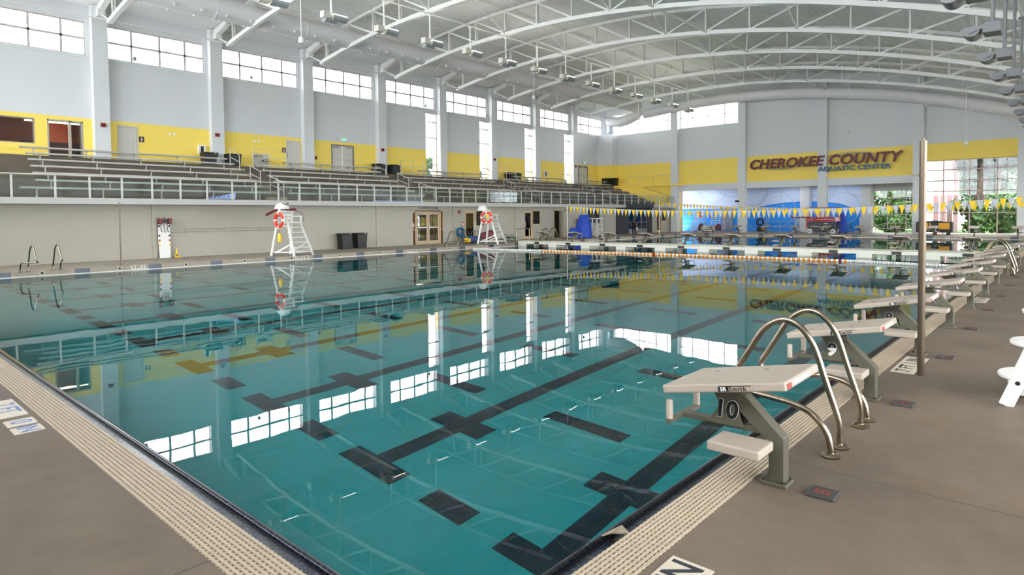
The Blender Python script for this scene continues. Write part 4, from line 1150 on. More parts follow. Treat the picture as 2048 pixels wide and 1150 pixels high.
# ---------------------------------------------------------------- bulkhead
BK = mat('bulkhead_white', (222,220,206), .4)
t = thing('pool_bulkhead', 'long white movable bulkhead with square openings across the pool', 'bulkhead', (0,0,0))
g = MB(); hol = [(x-.86,x+.86,-.6,.115) for x in lanesX]
wall_cells(g, 'y', 28.6, 28.72, -25.2, -2.05, -.9, .30, hol); wall_cells(g, 'y', 29.38, 29.5, -25.2, -2.05, -.9, .30, hol)
g.box(-25.2,-2.05,28.6,29.5,.26,.30)
for x in [(a+c)/2 for a, c in zip(lanesX, lanesX[1:])]: g.box(x-.27,x+.27,28.72,29.38,-.9,.26)
g.build('bulkhead_body', BK, t, bevel=.01)
g = MB(); g.box(-25.2,-2.05,28.58,28.6,.285,.305); g.build('top_edge', mat('bulkhead_cream', (226,214,178), .45), t)
for x in lanesX:
    g = MB(); g.box(x-.17,x+.17,28.585,28.6,.13,.245); g.build('lane_plate', BLACK, t)
    g = MB(); g.box(x-.07,x+.07,28.9,29.1,-.9,.26); g.build('inner_strut', mat('strut_dark', (60,66,62), .5), t)
# ---------------------------------------------------------------- curb tiles and depth markers
CURB = mat('curb_tan', (158,146,130), .6, var=.06, scale=3); NAVT = mat('lane_tile', (58,66,80), .35); TILW = mat('tile_cream', (196,184,166), .4); NUMB = mat('number_dark', (40,44,52), .5)
g = MB(); g.box(PX0-.01,PX0+.012,1.3,PY1,-.02,ZL-.005); g.box(PX0,-1.7,PY1-.012,PY1+.01,-.02,ZL-.005); struct('trim_60', g, CURB)
for i, y in enumerate([4.01,6.17,8.44,10.66,12.89,15.12,17.36,19.66,21.9,24.0,26.3]+[28.6+2.24*k for k in range(10)]):
    g = MB(); g.box(PX0+.012,PX0+.02,y-.22,y+.22,-.02,ZL-.005); tag(g.build('lane_tile', NAVT), 'dark blue tile on the left pool curb, %d%s from the camera end' % (i+1, {1:'st',2:'nd',3:'rd'}.get(i+1 if i < 20 else (i+1)%10,'th')), 'tile', 'dark blue lane tiles on the left curb')
for k, x in enumerate(lanesX):
    g = MB(); g.box(x-.2,x+.2,PY1-.02,PY1-.012,-.02,ZL-.005); tag(g.build('lane_tile', NAVT), 'dark blue tile on the far pool curb, '+side[k], 'tile', 'dark blue lane tiles on the far curb')
def depth_sign(label, body, M, w, h, ink=NUMB, size=None, parts=None):
    t = thing('depth_marker', label, 'depth marker', (0,0,0))
    g = MB(); g.obox(M @ Matrix.Translation((0,0,.003)), w, h, .006); g.build('marker_tile', TILW, t)
    text_mesh('marker_lettering', body, size or h*.8, ink, t, M @ Matrix.Translation((0,0,.0065)), extrude=.0006, bold=size*.015 if size else h*.012)
    return t
Ml = lambda y: frameM((PX0+.012,y,.065),(0,1,0),(0,0,1))
for y, s, lab in ((7.98,'7 FT 1 IN','before the thin post'),(14.35,'7 FT 3 IN','under the left lifeguard chair'),(20.45,'7 FT 4 IN','before the locker room doors'),(26.6,'7 FT 4 IN','under the second lifeguard chair')):
    depth_sign('cream depth marker %s on the left curb %s' % (s, lab), s, Ml(y), .66, .155, size=.145)
Mf = lambda x: frameM((x,PY1-.012,.065),(1,0,0),(0,0,1))
for x, lab in ((-19.8,'left of the scissor lift'),(-6.2,'below the big window')):
    depth_sign('cream depth marker on the far curb '+lab, '13 FT 0 IN', Mf(x), .95, .155, size=.14)
for i, y in enumerate((5.04,7.29,9.52,11.78,13.85,16.25,18.48,23.0)):
    t = thing('number_tile', 'small cream tile with a dark dot on the left curb, %d%s from the camera end' % (i+1, {1:'st',2:'nd',3:'rd'}.get(i+1,'th')), 'tile', (PX0+.012,y,.065), group='dotted tiles on the left curb')
    g = MB(); g.box(0,.006,-.065,.065,-.065,.065); g.build('tile_face', TILW, t); g = MB(); g.lathe([(.0001,.007),(.045,.007),(.045,.0)], (0,0,0), 14, 'x'); g.build('dark_dot', INK, t)
for i, x in enumerate((-11.9,-9.0,-4.1,-17.2)):
    t = thing('number_tile', 'small dark dotted tile on the far curb, %s' % ('under the lift wheels','left of the orange cart','right of the orange cart','before the mural')[i], 'tile', (x,PY1-.012,.065)); g = MB(); g.box(-.065,.065,-.006,0,-.065,.065); g.build('tile_face', TILW, t); g = MB(); g.lathe([(.0001,-.007),(.045,-.007),(.045,0)], (0,0,0), 14, 'y'); g.build('dark_dot', INK, t)
BLUEINK = mat('marker_blue', (96,118,168), .5)
MN = lambda x, y: frameM((x,y,ZD),(1,0,0),(0,1,0))
depth_sign('cream deck tile reading 7 FT in blue at the near left edge', '7 FT', MN(-6.75,1.065), .64, .19, BLUEINK, .2)
depth_sign('cream deck tile reading 0 in blue at the near left edge', '0', MN(-6.205,1.065), .19, .19, BLUEINK, .2)
depth_sign('cream deck tile reading IN in blue at the near left edge', 'IN', MN(-5.96,1.065), .18, .19, BLUEINK, .18)
MR = lambda y: frameM((-1.285,y,ZD),(0,1,0),(-1,0,0))
depth_sign('cream deck tile reading IN on the right deck at the bottom edge of the photo', 'IN', MR(2.53), .24, .2, size=.21)
depth_sign('cream deck tile reading 7 FT 1 IN beside the brown steel post', '7 FT 1 IN', MR(7.64), .86, .205, size=.185)
depth_sign('cream deck tile reading 7 FT 3 IN farther along the right deck', '7 FT 3 IN', MR(14.05), .80, .205, size=.175)
# ---------------------------------------------------------------- lifeguard chairs
def lifeguard_chair(label, loc, rz, h=1.45, w=.46):
    """front (steps) along +x"""
    t = thing('lifeguard_chair', label, 'lifeguard chair', loc, rz)
    for s in (-1,1):
        g = MB(); g.bar((.72,s*w,0),(.18,s*.36,h),.09,.06,(0,1,0)); g.build('front_leg', WPLAS, t)
        g = MB(); g.bar((-.62,s*w,0),(-.28,s*.36,h+.62),.09,.06,(0,1,0)); g.build('rear_leg', WPLAS, t)
        g = MB(); g.bar((.66,s*.45,.16),(-.58,s*.45,.16),.07,.05); g.bar((.25,s*.38,h-.12),(-.36,s*.38,h-.12),.07,.05); g.bar((.5,s*.42,.55),(-.5,s*.44,.12),.06,.04,(0,1,0)); g.build('side_brace', WPLAS, t)
        g = MB(); g.box(-.36,.28,s*.40-.04,s*.40+.04,h+.28,h+.32); g.bar((.2,s*.40,h),(.2,s*.40,h+.28),.05,.05); g.build('arm_rest', WPLAS, t)
    for k in range(6):
        z = .14+.215*k; f = z/h; x = .72-.54*f
        g = MB(); g.box(x-.13,x+.06,-(w-(w-.36)*f),(w-(w-.36)*f),z,z+.035); g.build('step', WPLAS, t)
    g = MB(); g.box(-.34,.3,-.38,.38,h,h+.05); g.build('seat', WPLAS, t, bevel=.01)
    g = MB()
    for k in range(3): g.bar((-.30-.03*k,-.36,h+.22+.15*k),(-.30-.03*k,.36,h+.22+.15*k),.10,.03,(1,0,0))
    g.build('backrest', WPLAS, t)
    return t
lifeguard_chair('white lifeguard chair with an orange life ring before the long blank lower wall', (-25.72,14.12,ZL), .28, 1.42, .56)
lifeguard_chair('white lifeguard chair with a life ring near the lower office door', (-25.9,27.0,ZL), .3, 1.42, .56)
lifeguard_chair('left of two white lifeguard chairs in front of the blue mural', (-27.0,56.9,ZL), -PI/2, 1.42)
lifeguard_chair('right of two white lifeguard chairs in front of the blue mural', (-25.2,56.9,ZL), -PI/2, 1.42)
lifeguard_chair('small white lifeguard chair with a red bar, left of the scissor lift', (-17.4,56.2,ZL), -PI/2, 1.05)
def life_ring(label, loc, rz, tilt=0, R=.29, r=.07):
    t = thing('life_ring', label, 'life ring', loc, rz); n = 4
    for k in range(4):
        a0 = k*PI/2+.16+tilt; g = MB(); g.torus((0,0,0),R,r,8,10,'y',a0,a0+PI/2-.32); g.build('orange_segment', mat('ring_orange', (226,52,30), .45), t, smooth=True)
        g = MB(); g.torus((0,0,0),R,r*1.02,3,10,'y',a0-.32,a0); g.build('white_band', WPLAS, t, smooth=True)
    g = MB(); g.torus((0,0,0),R+r+.02,.012,28,6,'y'); g.build('grab_rope', mat('rope_white', (220,216,200), .6), t)
    return t
life_ring('orange life ring with white bands hanging on the left lifeguard chair', (-25.62,13.52,1.70), .1)
life_ring('red and white life ring hanging on the chair near the office door', (-25.6,26.3,1.72), .55)
life_ring('red life ring on the left chair before the mural', (-26.5,56.35,1.75), -.6); life_ring('red life ring on the right chair before the mural', (-25.6,56.3,1.75), -1.2)
def tube_thing(name, label, cat, pts, r, m, pn='tube_body', extra=None):
    t = thing(name, label, cat, (0,0,0)); g = MB(); g.tube(smooth_path(pts), r, 10); g.build(pn, m, t, smooth=True)
    if extra:
        g = MB(); g.tube(smooth_path(extra), .012, 6); g.build('strap', BLACK, t, smooth=True)
    return t
tube_thing('rescue_tube', 'dark red rescue tube laid over the top of the left lifeguard chair', 'rescue tube', [(-25.9,13.1,1.93),(-26.0,13.4,2.06),(-26.1,13.7,2.16),(-26.1,14.15,2.17),(-26.05,14.55,2.17)], .055, DRED, extra=[(-26.05,14.5,2.14),(-25.95,14.75,2.0),(-25.9,14.85,1.75),(-25.9,14.7,1.55)])
t = thing('sun_shade', 'white rounded headrest on top of the left lifeguard chair', 'shade', (-26.15,13.95,2.19)); g = MB(); g.lathe([(.32,0),(.31,.08),(.24,.2),(.12,.27),(.0001,.29)], (0,0,0), 18); g.build('shade_body', WPLAS, t, smooth=True); g = MB(); g.tube(smooth_path([(.2,-.1,.26),(.28,.05,.2),(.25,.18,.22),(.14,.1,.3)]), .014, 6); g.build('strap', BLACK, t)
t = thing('sun_shade', 'white rounded headrest on top of the chair near the office door', 'shade', (-26.2,26.6,2.12)); g = MB(); g.lathe([(.3,0),(.3,.1),(.22,.26),(.1,.33),(.0001,.35)], (0,0,0), 18); g.build('shade_body', WPLAS, t, smooth=True)
YB = mat('bag_yellow', (240,196,40), .6)
t = thing('throw_bag', 'yellow throw bag hanging under the life ring on the left chair', 'bag', (-25.6,13.52,.95)); g = MB(); g.lathe([(.0001,-.2),(.07,-.18),(.085,-.02),(.07,.12),(.03,.2),(.0001,.21)], (0,0,0), 12); g.build('bag_body', YB, t, smooth=True); g = MB(); g.tube([(0,0,.2),(0,0,.4)], .01, 6); g.build('bag_cord', BLACK, t)
t = thing('throw_bag', 'yellow throw bag inside the life ring near the office door', 'bag', (-25.55,26.3,1.78)); g = MB(); g.lathe([(.0001,-.14),(.07,-.12),(.085,-.02),(.07,.1),(.0001,.15)], (0,0,0), 12); g.build('bag_body', YB, t, smooth=True)
# near right lifeguard chair, half out of frame: paddle steps and leaning legs
t = thing('lifeguard_chair', 'white lifeguard chair with rounded paddle steps at the right edge of the photo', 'lifeguard chair', (-.42,6.55,ZD))
for y in (0,.86):
    g = MB(); g.bar((.0,y,0),(.62,y,1.75),.10,.06,(0,1,0)); g.build('front_leg', WPLAS, t, bevel=.006)
    g = MB(); g.bar((1.5,y,0),(.9,y,1.75),.10,.06,(0,1,0)); g.build('rear_leg', WPLAS, t)
    g = MB(); g.cyl((.075,y-.035,.2),(.075,y-.028,.2),.018,10); g.build('leg_bolt', mat('bolt_dark', (70,60,50), .4, metal=.7), t)
for k, (x, z) in enumerate(((.03,.20),(.11,.49),(.19,.76),(.28,1.03),(.37,1.3))):
    g = MB(); pts = [(x-.115+.17*(1-math.cos(a)), .45+.27*math.sin(a)) for a in [-PI/2+PI*i/12 for i in range(13)]]
    pts = [(x-.0+.17*-math.cos(a)+.05, .42+.26*math.sin(a)) for a in [-PI/2+PI*i/14 for i in range(15)]]+[(x+.28,.68),(x+.28,.16)]
    g.prism(pts, 'z', z-.03, z); g.build('step', WPLAS, t, bevel=.01)
    g = MB(); g.box(x+.02,x+.14,.3,.54,z-.17,z-.03); g.build('step_bracket', WPLAS, t)
g = MB(); g.box(.55,1.05,-.05,.91,1.75,1.8); g.build('seat', WPLAS, t)
g = MB(); g.bar((.05,.86,.06),(1.45,.86,.06),.08,.05); g.build('side_brace', WPLAS, t)
# ---------------------------------------------------------------- spine board with head blocks
t = thing('spine_board', 'white spine board with dark red head blocks leaning on the lower wall', 'board', (-28.72,10.0,ZL))
g = MB(); g.prism([(-.21,0),(.21,0),(.24,.8),(.22,1.62),(-.22,1.62),(-.24,.8)], 'x', 0, .05); 
M = Matrix.Rotation(-.05,4,'Y'); g.v = [tuple(M @ Vector(v)) for v in g.v]; g.build('board_body', WPLAS, t, bevel=.01)
for z0, m in ((.95,INK),(.75,RED),(.55,YEL),(1.35,INK)):
    for s in (-1,1):
        g = MB(); g.box(.03-.05*z0,.075-.05*z0,s*.2-.03,s*.2+.03,z0-.04,z0+.04); g.build('strap_buckle', m, t)
for s in (-.12,.0,.12):
    g = MB(); g.tube(smooth_path([(-.01,s,1.45),(0,s,1.25),(.01,s+.03,1.12),(0,s+.08,1.1)]), .012, 6); g.build('hanging_strap', INK if s else DRED, t)
for s in (-1,1):
    g = MB(); g.box(-.03,.2,s*.19-.07,s*.19+.07,1.43,1.68); g.build('head_block', DRED, t, bevel=.02)
g = MB(); g.box(-.02,.14,-.12,.12,1.48,1.64); g.lathe([(.025,0),(.02,.1),(.0001,.11)], (.05,0,1.64), 8); g.build('head_strap', INK, t)
t = thing('floor_sign', 'folded yellow wet floor sign beside the white spine board', 'sign', (-28.6,10.42,ZL)); g = MB(); g.prism([(-.06,0),(.1,0),(.0,.42)], 'x', -.02, .02); g.prism([(.02,0),(.2,0),(.12,.06)], 'x', -.05, .05); g.build('sign_panel', YEL, t); g = MB(); g.box(.02,.024,-.01,.04,.05,.16); g.build('sign_mark', INK, t)
# ---------------------------------------------------------------- hose reel, pump, boards, hose
HB = mat('hose_blue', (22,96,140), .4)
t = thing('hose_coil', 'coil of blue hose leaning on the wall beside the office door', 'hose', (-28.55,26.98,.82)); g = MB()
for k in range(4): g.torus((.05*k-.05,0,0), .24+.02*(k%2), .05, 24, 8, 'x')
g.build('hose_loops', HB, t, smooth=True); g = MB(); g.tube(smooth_path([(.05,.0,-.28),(.08,.1,-.42),(.12,.2,-.55),(.16,.25,-.62)]), .045, 8); g.build('hose_end', HB, t, smooth=True)
t = thing('pool_cleaner', 'blue wheeled pool cleaner with a yellow front under the blue hose', 'pool cleaner', (-27.75,27.25,ZL)); g = MB(); g.box(-.3,.3,-.4,.4,.08,.42); g.build('cleaner_body', mat('cleaner_blue', (20,60,130), .4), t, bevel=.04); g = MB(); g.box(-.2,.25,-.52,-.38,.06,.32); g.build('yellow_front', YEL, t, bevel=.03)
g = MB(); g.tube(smooth_path([(.2,-.3,.4),(.2,-.25,.72),(.2,.25,.72),(.2,.35,.4)]), .02, 8); g.build('push_handle', mat('cleaner_blue', (20,60,130), .4), t)
for sx in (-.25,.25):
    for sy in (-.3,.32):
        g = MB(); g.lathe([(.0001,-.03),(.09,-.03),(.09,.03),(.0001,.03)], (sx,sy,.09), 14, 'x'); g.build('wheel', BLACK, t, smooth=True)
t = thing('rescue_board', 'dark red foam boards propped behind the second white lifeguard chair', 'rescue board', (-27.4,28.15,ZL))
g = MB(); g.prism([(-.75,.55),(.5,.78),(.72,.70),(.6,.2),(.2,.12),(-.6,.3)], 'x', -.1, .1); g.build('board_body', DRED, t, bevel=.05)
for y in (-.5,.4):
    g = MB(); g.bar((-.1,y,0),(0,y+.1,.45),.05,.05); g.bar((.1,y,0),(0,y+.1,.45),.05,.05); g.build('stand_leg', BLACK, t)
t = thing('floor_mat', 'thin black item lying on the left deck before the red boards', 'mat', (-27.2,26.55,ZL)); g = MB(); g.prism([(-.15,-.5),(.1,-.55),(.18,.4),(-.1,.5)], 'z', 0, .03); g.build('mat_body', BLACK, t)
HG = mat('hose_green', (24,84,66), .45)
t = thing('garden_hose', 'dark green garden hose in loose coils against the lower wall', 'hose', (-28.5,31.4,ZL)); g = MB()
for k in range(5): g.torus((0,.3*k-.6,.1+.06*((k*7)%3)), .22+.04*(k%2), .022, 20, 6, 'x' if k%2 else 'z')
g.build('hose_loops', HG, t, smooth=True)
# ---------------------------------------------------------------- blue covered lifts
def covered(label, loc, rz, pts, h, bump=None):
    t = thing('covered_lift', label, 'covered lift', loc, rz)
    n = 40; rings = [(0,1.06),(.12,1.03),(.35,.98),(.6,.88),(.84,.68),(.97,.56),(.995,.50),(1.0,.40)]
    g = MB(); random.seed(3)
    for ri,(f,s) in enumerate(rings):
        for j in range(n):
            a = 2*PI*j/n; fold = 1+.07*math.sin(a*7+ri*.35)*(1-f*.7)
            x = math.cos(a)*pts[0]*s*fold; y = math.sin(a)*pts[1]*s*fold
            y += -.18*(1-f)*0+.1*f
            g.v.append((x, y, .1+(h-.1)*f-(.1*(1+math.sin(3*a)) if ri == 0 else 0)*.5))
    for i in range(len(rings)-1):
        for j in range(n): q = i*n; g.face([q+j,q+(j+1)%n,q+n+(j+1)%n,q+n+j])
    g.face([(len(rings)-1)*n+j for j in range(n)])
    g.build('fabric_cover', BLUECL, t, smooth=True)
    if bump:
        g = MB(); m = 24
        prof = [(1.15,.1),(1.05,.3),(.95,.55),(.75,.72),(.3,.78)]
        for s, z in prof:
            for j in range(m):
                a = 2*PI*j/m; fo = 1+.06*math.sin(5*a)
                g.v.append((math.cos(a)*.36*s*fo, bump+math.sin(a)*.42*s*fo, z))
        for i in range(len(prof)-1):
            for j in range(m): q = i*m; g.face([q+j,q+(j+1)%m,q+m+(j+1)%m,q+m+j])
        g.face([(len(prof)-1)*m+j for j in range(m)]); g.build('fabric_skirt', BLUECL, t, smooth=True)
    for sx,sy in ((-.3,-.3),(.3,-.3),(-.3,.35),(.3,.35)):
        g = MB(); g.lathe([(.0001,-.03),(.07,-.03),(.07,.03),(.0001,.03)], (sx,sy,.07), 12, 'x'); g.build('caster', BLACK, t, smooth=True)
    return t
covered('pool lift under a tall blue cover on the left deck behind the bulkhead', (-26.1,36.6,ZL), -.3, (.5,.62), 1.68, -.75)
covered('pool lift under a tall blue cover right of the scissor lift', (-14.0,54.78,ZL), 0, (.40,.36), 1.68)
# folding bleacher / lattice and small tables beyond
t = thing('slat_gate', 'brown slatted gate against the lower wall behind the blue cover', 'gate', (-28.75,39.4,ZL)); g = MB()
for k in range(9): g.box(0,.04,.2*k,.2*k+.1,.1,1.4)
g.build('gate_slats', mat('wood_brown', (120,92,66), .6, var=.1), t); g = MB()
for z in (.2,.8,1.38): g.box(-.02,.02,0,1.75,z-.03,z+.03)
g.build('gate_rail', WPLAS, t)
t = thing('white_stand', 'tall white lifeguard stand right of the blue covered lift', 'stand', (-26.7,39.2,ZL)); g = MB()
for sx in (-.3,.3):
    for sy in (-.35,.35): g.bar((sx,sy,0),(sx*.7,sy*.7,1.35),.07,.07)
g.build('stand_leg', WPLAS, t)
g = MB(); g.box(-.3,.3,-.55,.45,1.36,1.42); g.build('stand_top', WPLAS, t)
for z in (.3,.6,.9): 
    g = MB(); g.box(.1,.35,-.32,.32,z,z+.04); g.build('step', WPLAS, t)
# ---------------------------------------------------------------- scissor lift
SK = mat('lift_grey', (60,62,64), .5); SR_ = mat('lift_red', (170,26,34), .45); LW = mat('lift_white', (226,226,224), .4)
t = thing('scissor_lift', 'red and grey scissor lift parked on the far deck before the mural', 'scissor lift', (-15.1,53.75,ZL))
g = MB(); g.box(-1.02,.98,-.36,.36,.18,.92); g.build('lift_chassis', SK, t, bevel=.02)
g = MB(); g.box(-1.14,1.2,-.42,.42,.96,1.32); g.build('platform_skirt', SR_, t, bevel=.01)
g = MB(); g.box(-1.14,-1.0,-.38,.38,.5,.92); g.build('entry_ladder', SR_, t)
for x in (-.85,.85):
    for y in (-.40,.40):
        g = MB(); g.lathe([(.0001,-.06),(.1,-.06),(.2,-.05),(.2,.05),(.0001,.06)], (x,y,.2), 20, 'y'); w = g.build('wheel', LW, t, smooth=True)
        g = MB(); g.lathe([(.0001,-.075),(.05,-.075),(.05,.075),(.0001,.075)], (x,y,.2), 10, 'y'); g.build('wheel_hub', SK, w)
for x in (-1.1,-.55,0,.55,1.14):
    g = MB(); g.bar((x,-.4,1.3),(x,-.4,2.1),.04,.04); g.bar((x,.4,1.3),(x,.4,2.1),.04,.04); g.build('guard_post', SR_, t)
for z in (1.68,2.08):
    g = MB(); g.tube([(-1.1,-.4,z),(1.14,-.4,z),(1.14,.4,z),(-1.1,.4,z),(-1.1,-.4,z)], .02, 6); g.build('guard_bar', SR_, t)
g = MB(); g.box(1.0,1.32,-.43,-.40,1.0,1.32); g.build('pale_panel', mat('lift_pink', (226,190,196), .5), t)
g = MB(); g.box(-.1,.72,-.375,-.36,.26,.56); g.build('control_panel', BLACK, t)
g = MB()
for x, z, w in ((.0,.5,.12),(.2,.48,.14),(.4,.45,.1),(.1,.36,.2),(.45,.34,.1)): g.box(x-.1,x-.1+w,-.382,-.375,z-.05,z)
g.build('panel_label', LW, t); g = MB(); g.lathe([(.0001,-.39),(.025,-.388),(.025,-.375)], (.3,0,.3), 10, 'y'); g.build('green_lamp', emit('green_lamp', (120,255,150), 2), t)
g = MB()
for k in range(5): g.box(-1.05+.1*k,-.97+.1*k,-.425,-.42,1.12,1.17)
for k in range(4): g.box(.5+.11*k,.59+.11*k,-.425,-.42,1.12,1.17)
g.box(.25,.42,-.426,-.42,1.12,1.2); g.box(-.3,.2,-.424,-.42,1.12,1.16); g.box(.22,.5,-.37,-.36,.78,.84); g.box(-.75,-.1,-.37,-.36,.58,.61)
g.build('white_lettering', LW, t)
# ---------------------------------------------------------------- orange cart
t = thing('equipment_cart', 'black and orange wheeled equipment cart by the big far window', 'cart', (-7.6,53.6,ZL))
g = MB(); g.box(-1.1,1.1,-.35,.35,.2,.95); g.build('cart_body', BLACK, t, bevel=.05)
for x0, x1 in ((-.66,-.36),(-.28,-.2),(.28,.92)):
    g = MB(); g.box(x0,x1,-.37,-.35,.42,.88); g.build('orange_panel', mat('panel_orange', (236,170,40), .5), t)
g = MB(); g.box(-.7,.5,-.33,.33,.95,1.0); g.tube([(-.2,0,1.0),(0,0,1.05),(.2,0,1.0)], .02, 6); g.build('cart_lid', BLACK, t)
g = MB(); g.box(-.75,-.4,-.38,-.36,.28,.34); g.tube([(.1,-.38,.45),(.12,-.38,.3),(.2,-.38,.28)], .02, 6); g.build('white_pipe', WPLAS, t)
for x in (-.8,.0,.8):
    g = MB(); g.lathe([(.0001,-.04),(.1,-.04),(.1,.04),(.0001,.04)], (x,-.3,.1), 12, 'y'); g.build('caster', BLACK, t); g = MB(); g.lathe([(.0001,-.04),(.1,-.04),(.1,.04),(.0001,.04)], (x,.3,.1), 12, 'y'); g.build('caster', BLACK, t)
# ---------------------------------------------------------------- items by the mural
t = thing('hose_reel', 'black hose reel with a yellow part against the second far column', 'hose reel', (-21.0,56.3,ZL)); g = MB(); g.torus((0,0,.9),.28,.09,20,8,'y'); g.build('hose_loops', mat('hose_dark', (30,44,54), .5), t, smooth=True); g = MB(); g.box(-.2,.3,-.2,.2,.05,.45); g.bar((-.1,0,.4),(-.1,0,1.2),.04,.04); g.build('reel_frame', BLACK, t); g = MB(); g.box(.22,.5,-.18,.18,.18,.4); g.build('yellow_part', YEL, t, bevel=.03)
for x, lab in ((-26.35,'left'),(-24.65,'right')):
    t = thing('rescue_tube', 'dark red rescue tube at the foot of the %s white chair by the mural' % lab, 'rescue tube', (x,55.9,ZL)); g = MB(); g.tube(smooth_path([(-.1,0,.12),(-.2,0,.35),(-.05,0,.6),(.12,0,.62),(.16,0,.35),(.1,0,.12)]), .11, 10); g.build('tube_body', DRED, t, smooth=True); g = MB(); g.box(-.05,.05,-.14,-.1,.3,.36); g.build('strap', BLACK, t)
t = thing('storage_box', 'low white box between the two white chairs by the mural', 'box', (-25.5,55.75,ZL)); g = MB(); g.box(-.55,.55,-.25,.25,.06,.5); g.build('box_body', WPLAS, t, bevel=.03); g = MB(); g.box(-.57,.57,-.27,.27,.5,.56); g.build('box_lid', WPLAS, t); g = MB()
for k in range(5): g.box(-.5+.23*k,-.42+.23*k,-.2,-.1,0,.06)
g.build('box_foot', BLACK, t)
tube_thing('rescue_tube', 'thin red rescue tube across the arms of the small chair left of the lift', 'rescue tube', [(-18.2,55.95,1.45),(-17.4,55.9,1.46),(-16.6,55.95,1.45)], .05, DRED)
# ---------------------------------------------------------------- bits in the gutter
t = thing('gutter_flap', 'small cream plastic flap caught on the dark rim near starting block 10', 'flap', (-1.93,2.98,-.01)); g = MB(); g.v = [(-.05,-.05,.0),(-.04,.05,.0),(.03,.05,.05),(.1,.03,.02),(.13,-.01,.06),(.03,-.06,.05)]; k = len(g.v); g.v += [(x,y,z-.008) for x,y,z in g.v]; g.face([0,1,2,5]); g.face([5,2,3,4]); g.face([k+5,k+2,k+1,k]); g.face([k+4,k+3,k+2,k+5])
for i, j in ((0,1),(1,2),(2,3),(3,4),(4,5),(5,0)): g.face([i,k+i,k+j,j])
g.build('flap_sheet', GRATE, t)
# ---------------------------------------------------------------- person
def person():
    t = thing('person', 'person in black shirt and trousers walking away past the dark entrance', 'person', (-26.2,43.66,ZL), .5)
    me = bpy.data.meshes.new('body'); S = 1.0
    V = [(0,0,.80),(0,0,.98),(0,.01,1.16),(0,0,1.26),(0,-.01,1.36),
         (.085,0,.76),(.09,.05,.44),(.085,-.06,.07),(.09,.06,.035),
         (-.085,0,.76),(-.09,.0,.44),(-.085,.10,.07),(-.09,.2,.04),
         (.165,0,1.22),(.205,-.02,.98),(.215,.06,.78),(-.165,0,1.22),(-.205,-.02,.98),(-.215,.05,.78)]
    E_ = [(0,1),(1,2),(2,3),(3,4),(0,5),(5,6),(6,7),(7,8),(0,9),(9,10),(10,11),(11,12),(3,13),(13,14),(14,15),(3,16),(16,17),(17,18)]
    Rr = [.125,.12,.14,.09,.05,.085,.062,.042,.035,.085,.062,.042,.035,.06,.042,.032,.06,.042,.032]
    me.from_pydata(V, E_, []); o = bpy.data.objects.new('body', me); COL.objects.link(o); o.parent = t
    sk = o.modifiers.new('skin', 'SKIN'); o.modifiers.new('sub', 'SUBSURF').levels = 2
    o.modifiers['sub'].render_levels = 2
    for i, r in enumerate(Rr): me.skin_vertices[0].data[i].radius = (r*1.15 if i in (0,1,2) else r, r*.8 if i in (0,1,2) else r)
    me.skin_vertices[0].data[0].use_root = True
    cloth = mat('black_clothes', (18,18,20), .8); skin = mat('skin', (190,140,112), .55)
    me.materials.append(cloth)
    g = MB(); pr = [(.0001,-.12),(.05,-.1),(.075,-.04),(.085,.03),(.078,.09),(.045,.125),(.0001,.135)]; g.lathe(pr, (0,.01,1.44), 16)
    g.lathe([(.0001,-.02),(.018,-.015),(.0001,.02)], (0,.1,1.43), 8); g.lathe([(.0001,-.03),(.016,0),(.0001,.03)], (.085,0,1.44), 8); g.lathe([(.0001,-.03),(.016,0),(.0001,.03)], (-.085,0,1.44), 8); g.tube([(0,-.005,1.28),(0,0,1.36)], .045, 10)
    hd = g.build('head', skin, t, smooth=True)
    g = MB(); g.lathe([(.08,-.06),(.092,.0),(.092,.05),(.07,.12),(.03,.145),(.0001,.15)], (0,-.012,1.44), 16); g.build('hair', mat('dark_hair', (28,22,18), .8), hd, smooth=True)
    for s in (-1,1):
        fa = MB(); fa.tube([(s*.204,-.012,1.03),(s*.208,.0,.92),(s*.216,.056,.79)], [.046,.041,.031], 10)
        fa.build('forearm', skin, t, smooth=True)
        g = MB(); g.obox(Matrix.Translation((s*.217,.065,.73)), .035,.075,.085)
        for k in range(4): g.tube([(s*.217,.038+.018*k,.69),(s*.216,.042+.018*k,.655-.006*(1-abs(k-1.5))),(s*.208,.045+.018*k,.63-.01*(k%2))], [.0095,.009,.007], 6)
        g.tube([(s*.21,.1,.74),(s*.2,.118,.71),(s*.196,.118,.68)], [.011,.01,.008], 6)
        g.build('hand', skin, t, smooth=True, bevel=0)
    g = MB(); g.box(-.075,.075,-.155,-.1495,1.08,1.2) if False else None
    for a in (-.5,.5):
        g.bar((-.05*a*2,-.138,1.20),(.03*a*2,-.142,1.06),.02,.006,(0,1,0))
    g.bar((-.06,-.14,1.14),(.06,-.14,1.14),.018,.006,(0,1,0)); g.build('shirt_print', mat('print_grey', (170,170,172), .7), t)
    return t
pers = person()
t = thing('white_towel', 'white cloth held in the right hand of the person in black', 'cloth', (-26.2,43.66,ZL), .5); g = MB(); g.lathe([(.0001,-.2),(.05,-.17),(.06,-.06),(.04,.03),(.0001,.06)], (.235,.07,.62), 10); g.build('towel_body', WPLAS, t, smooth=True)
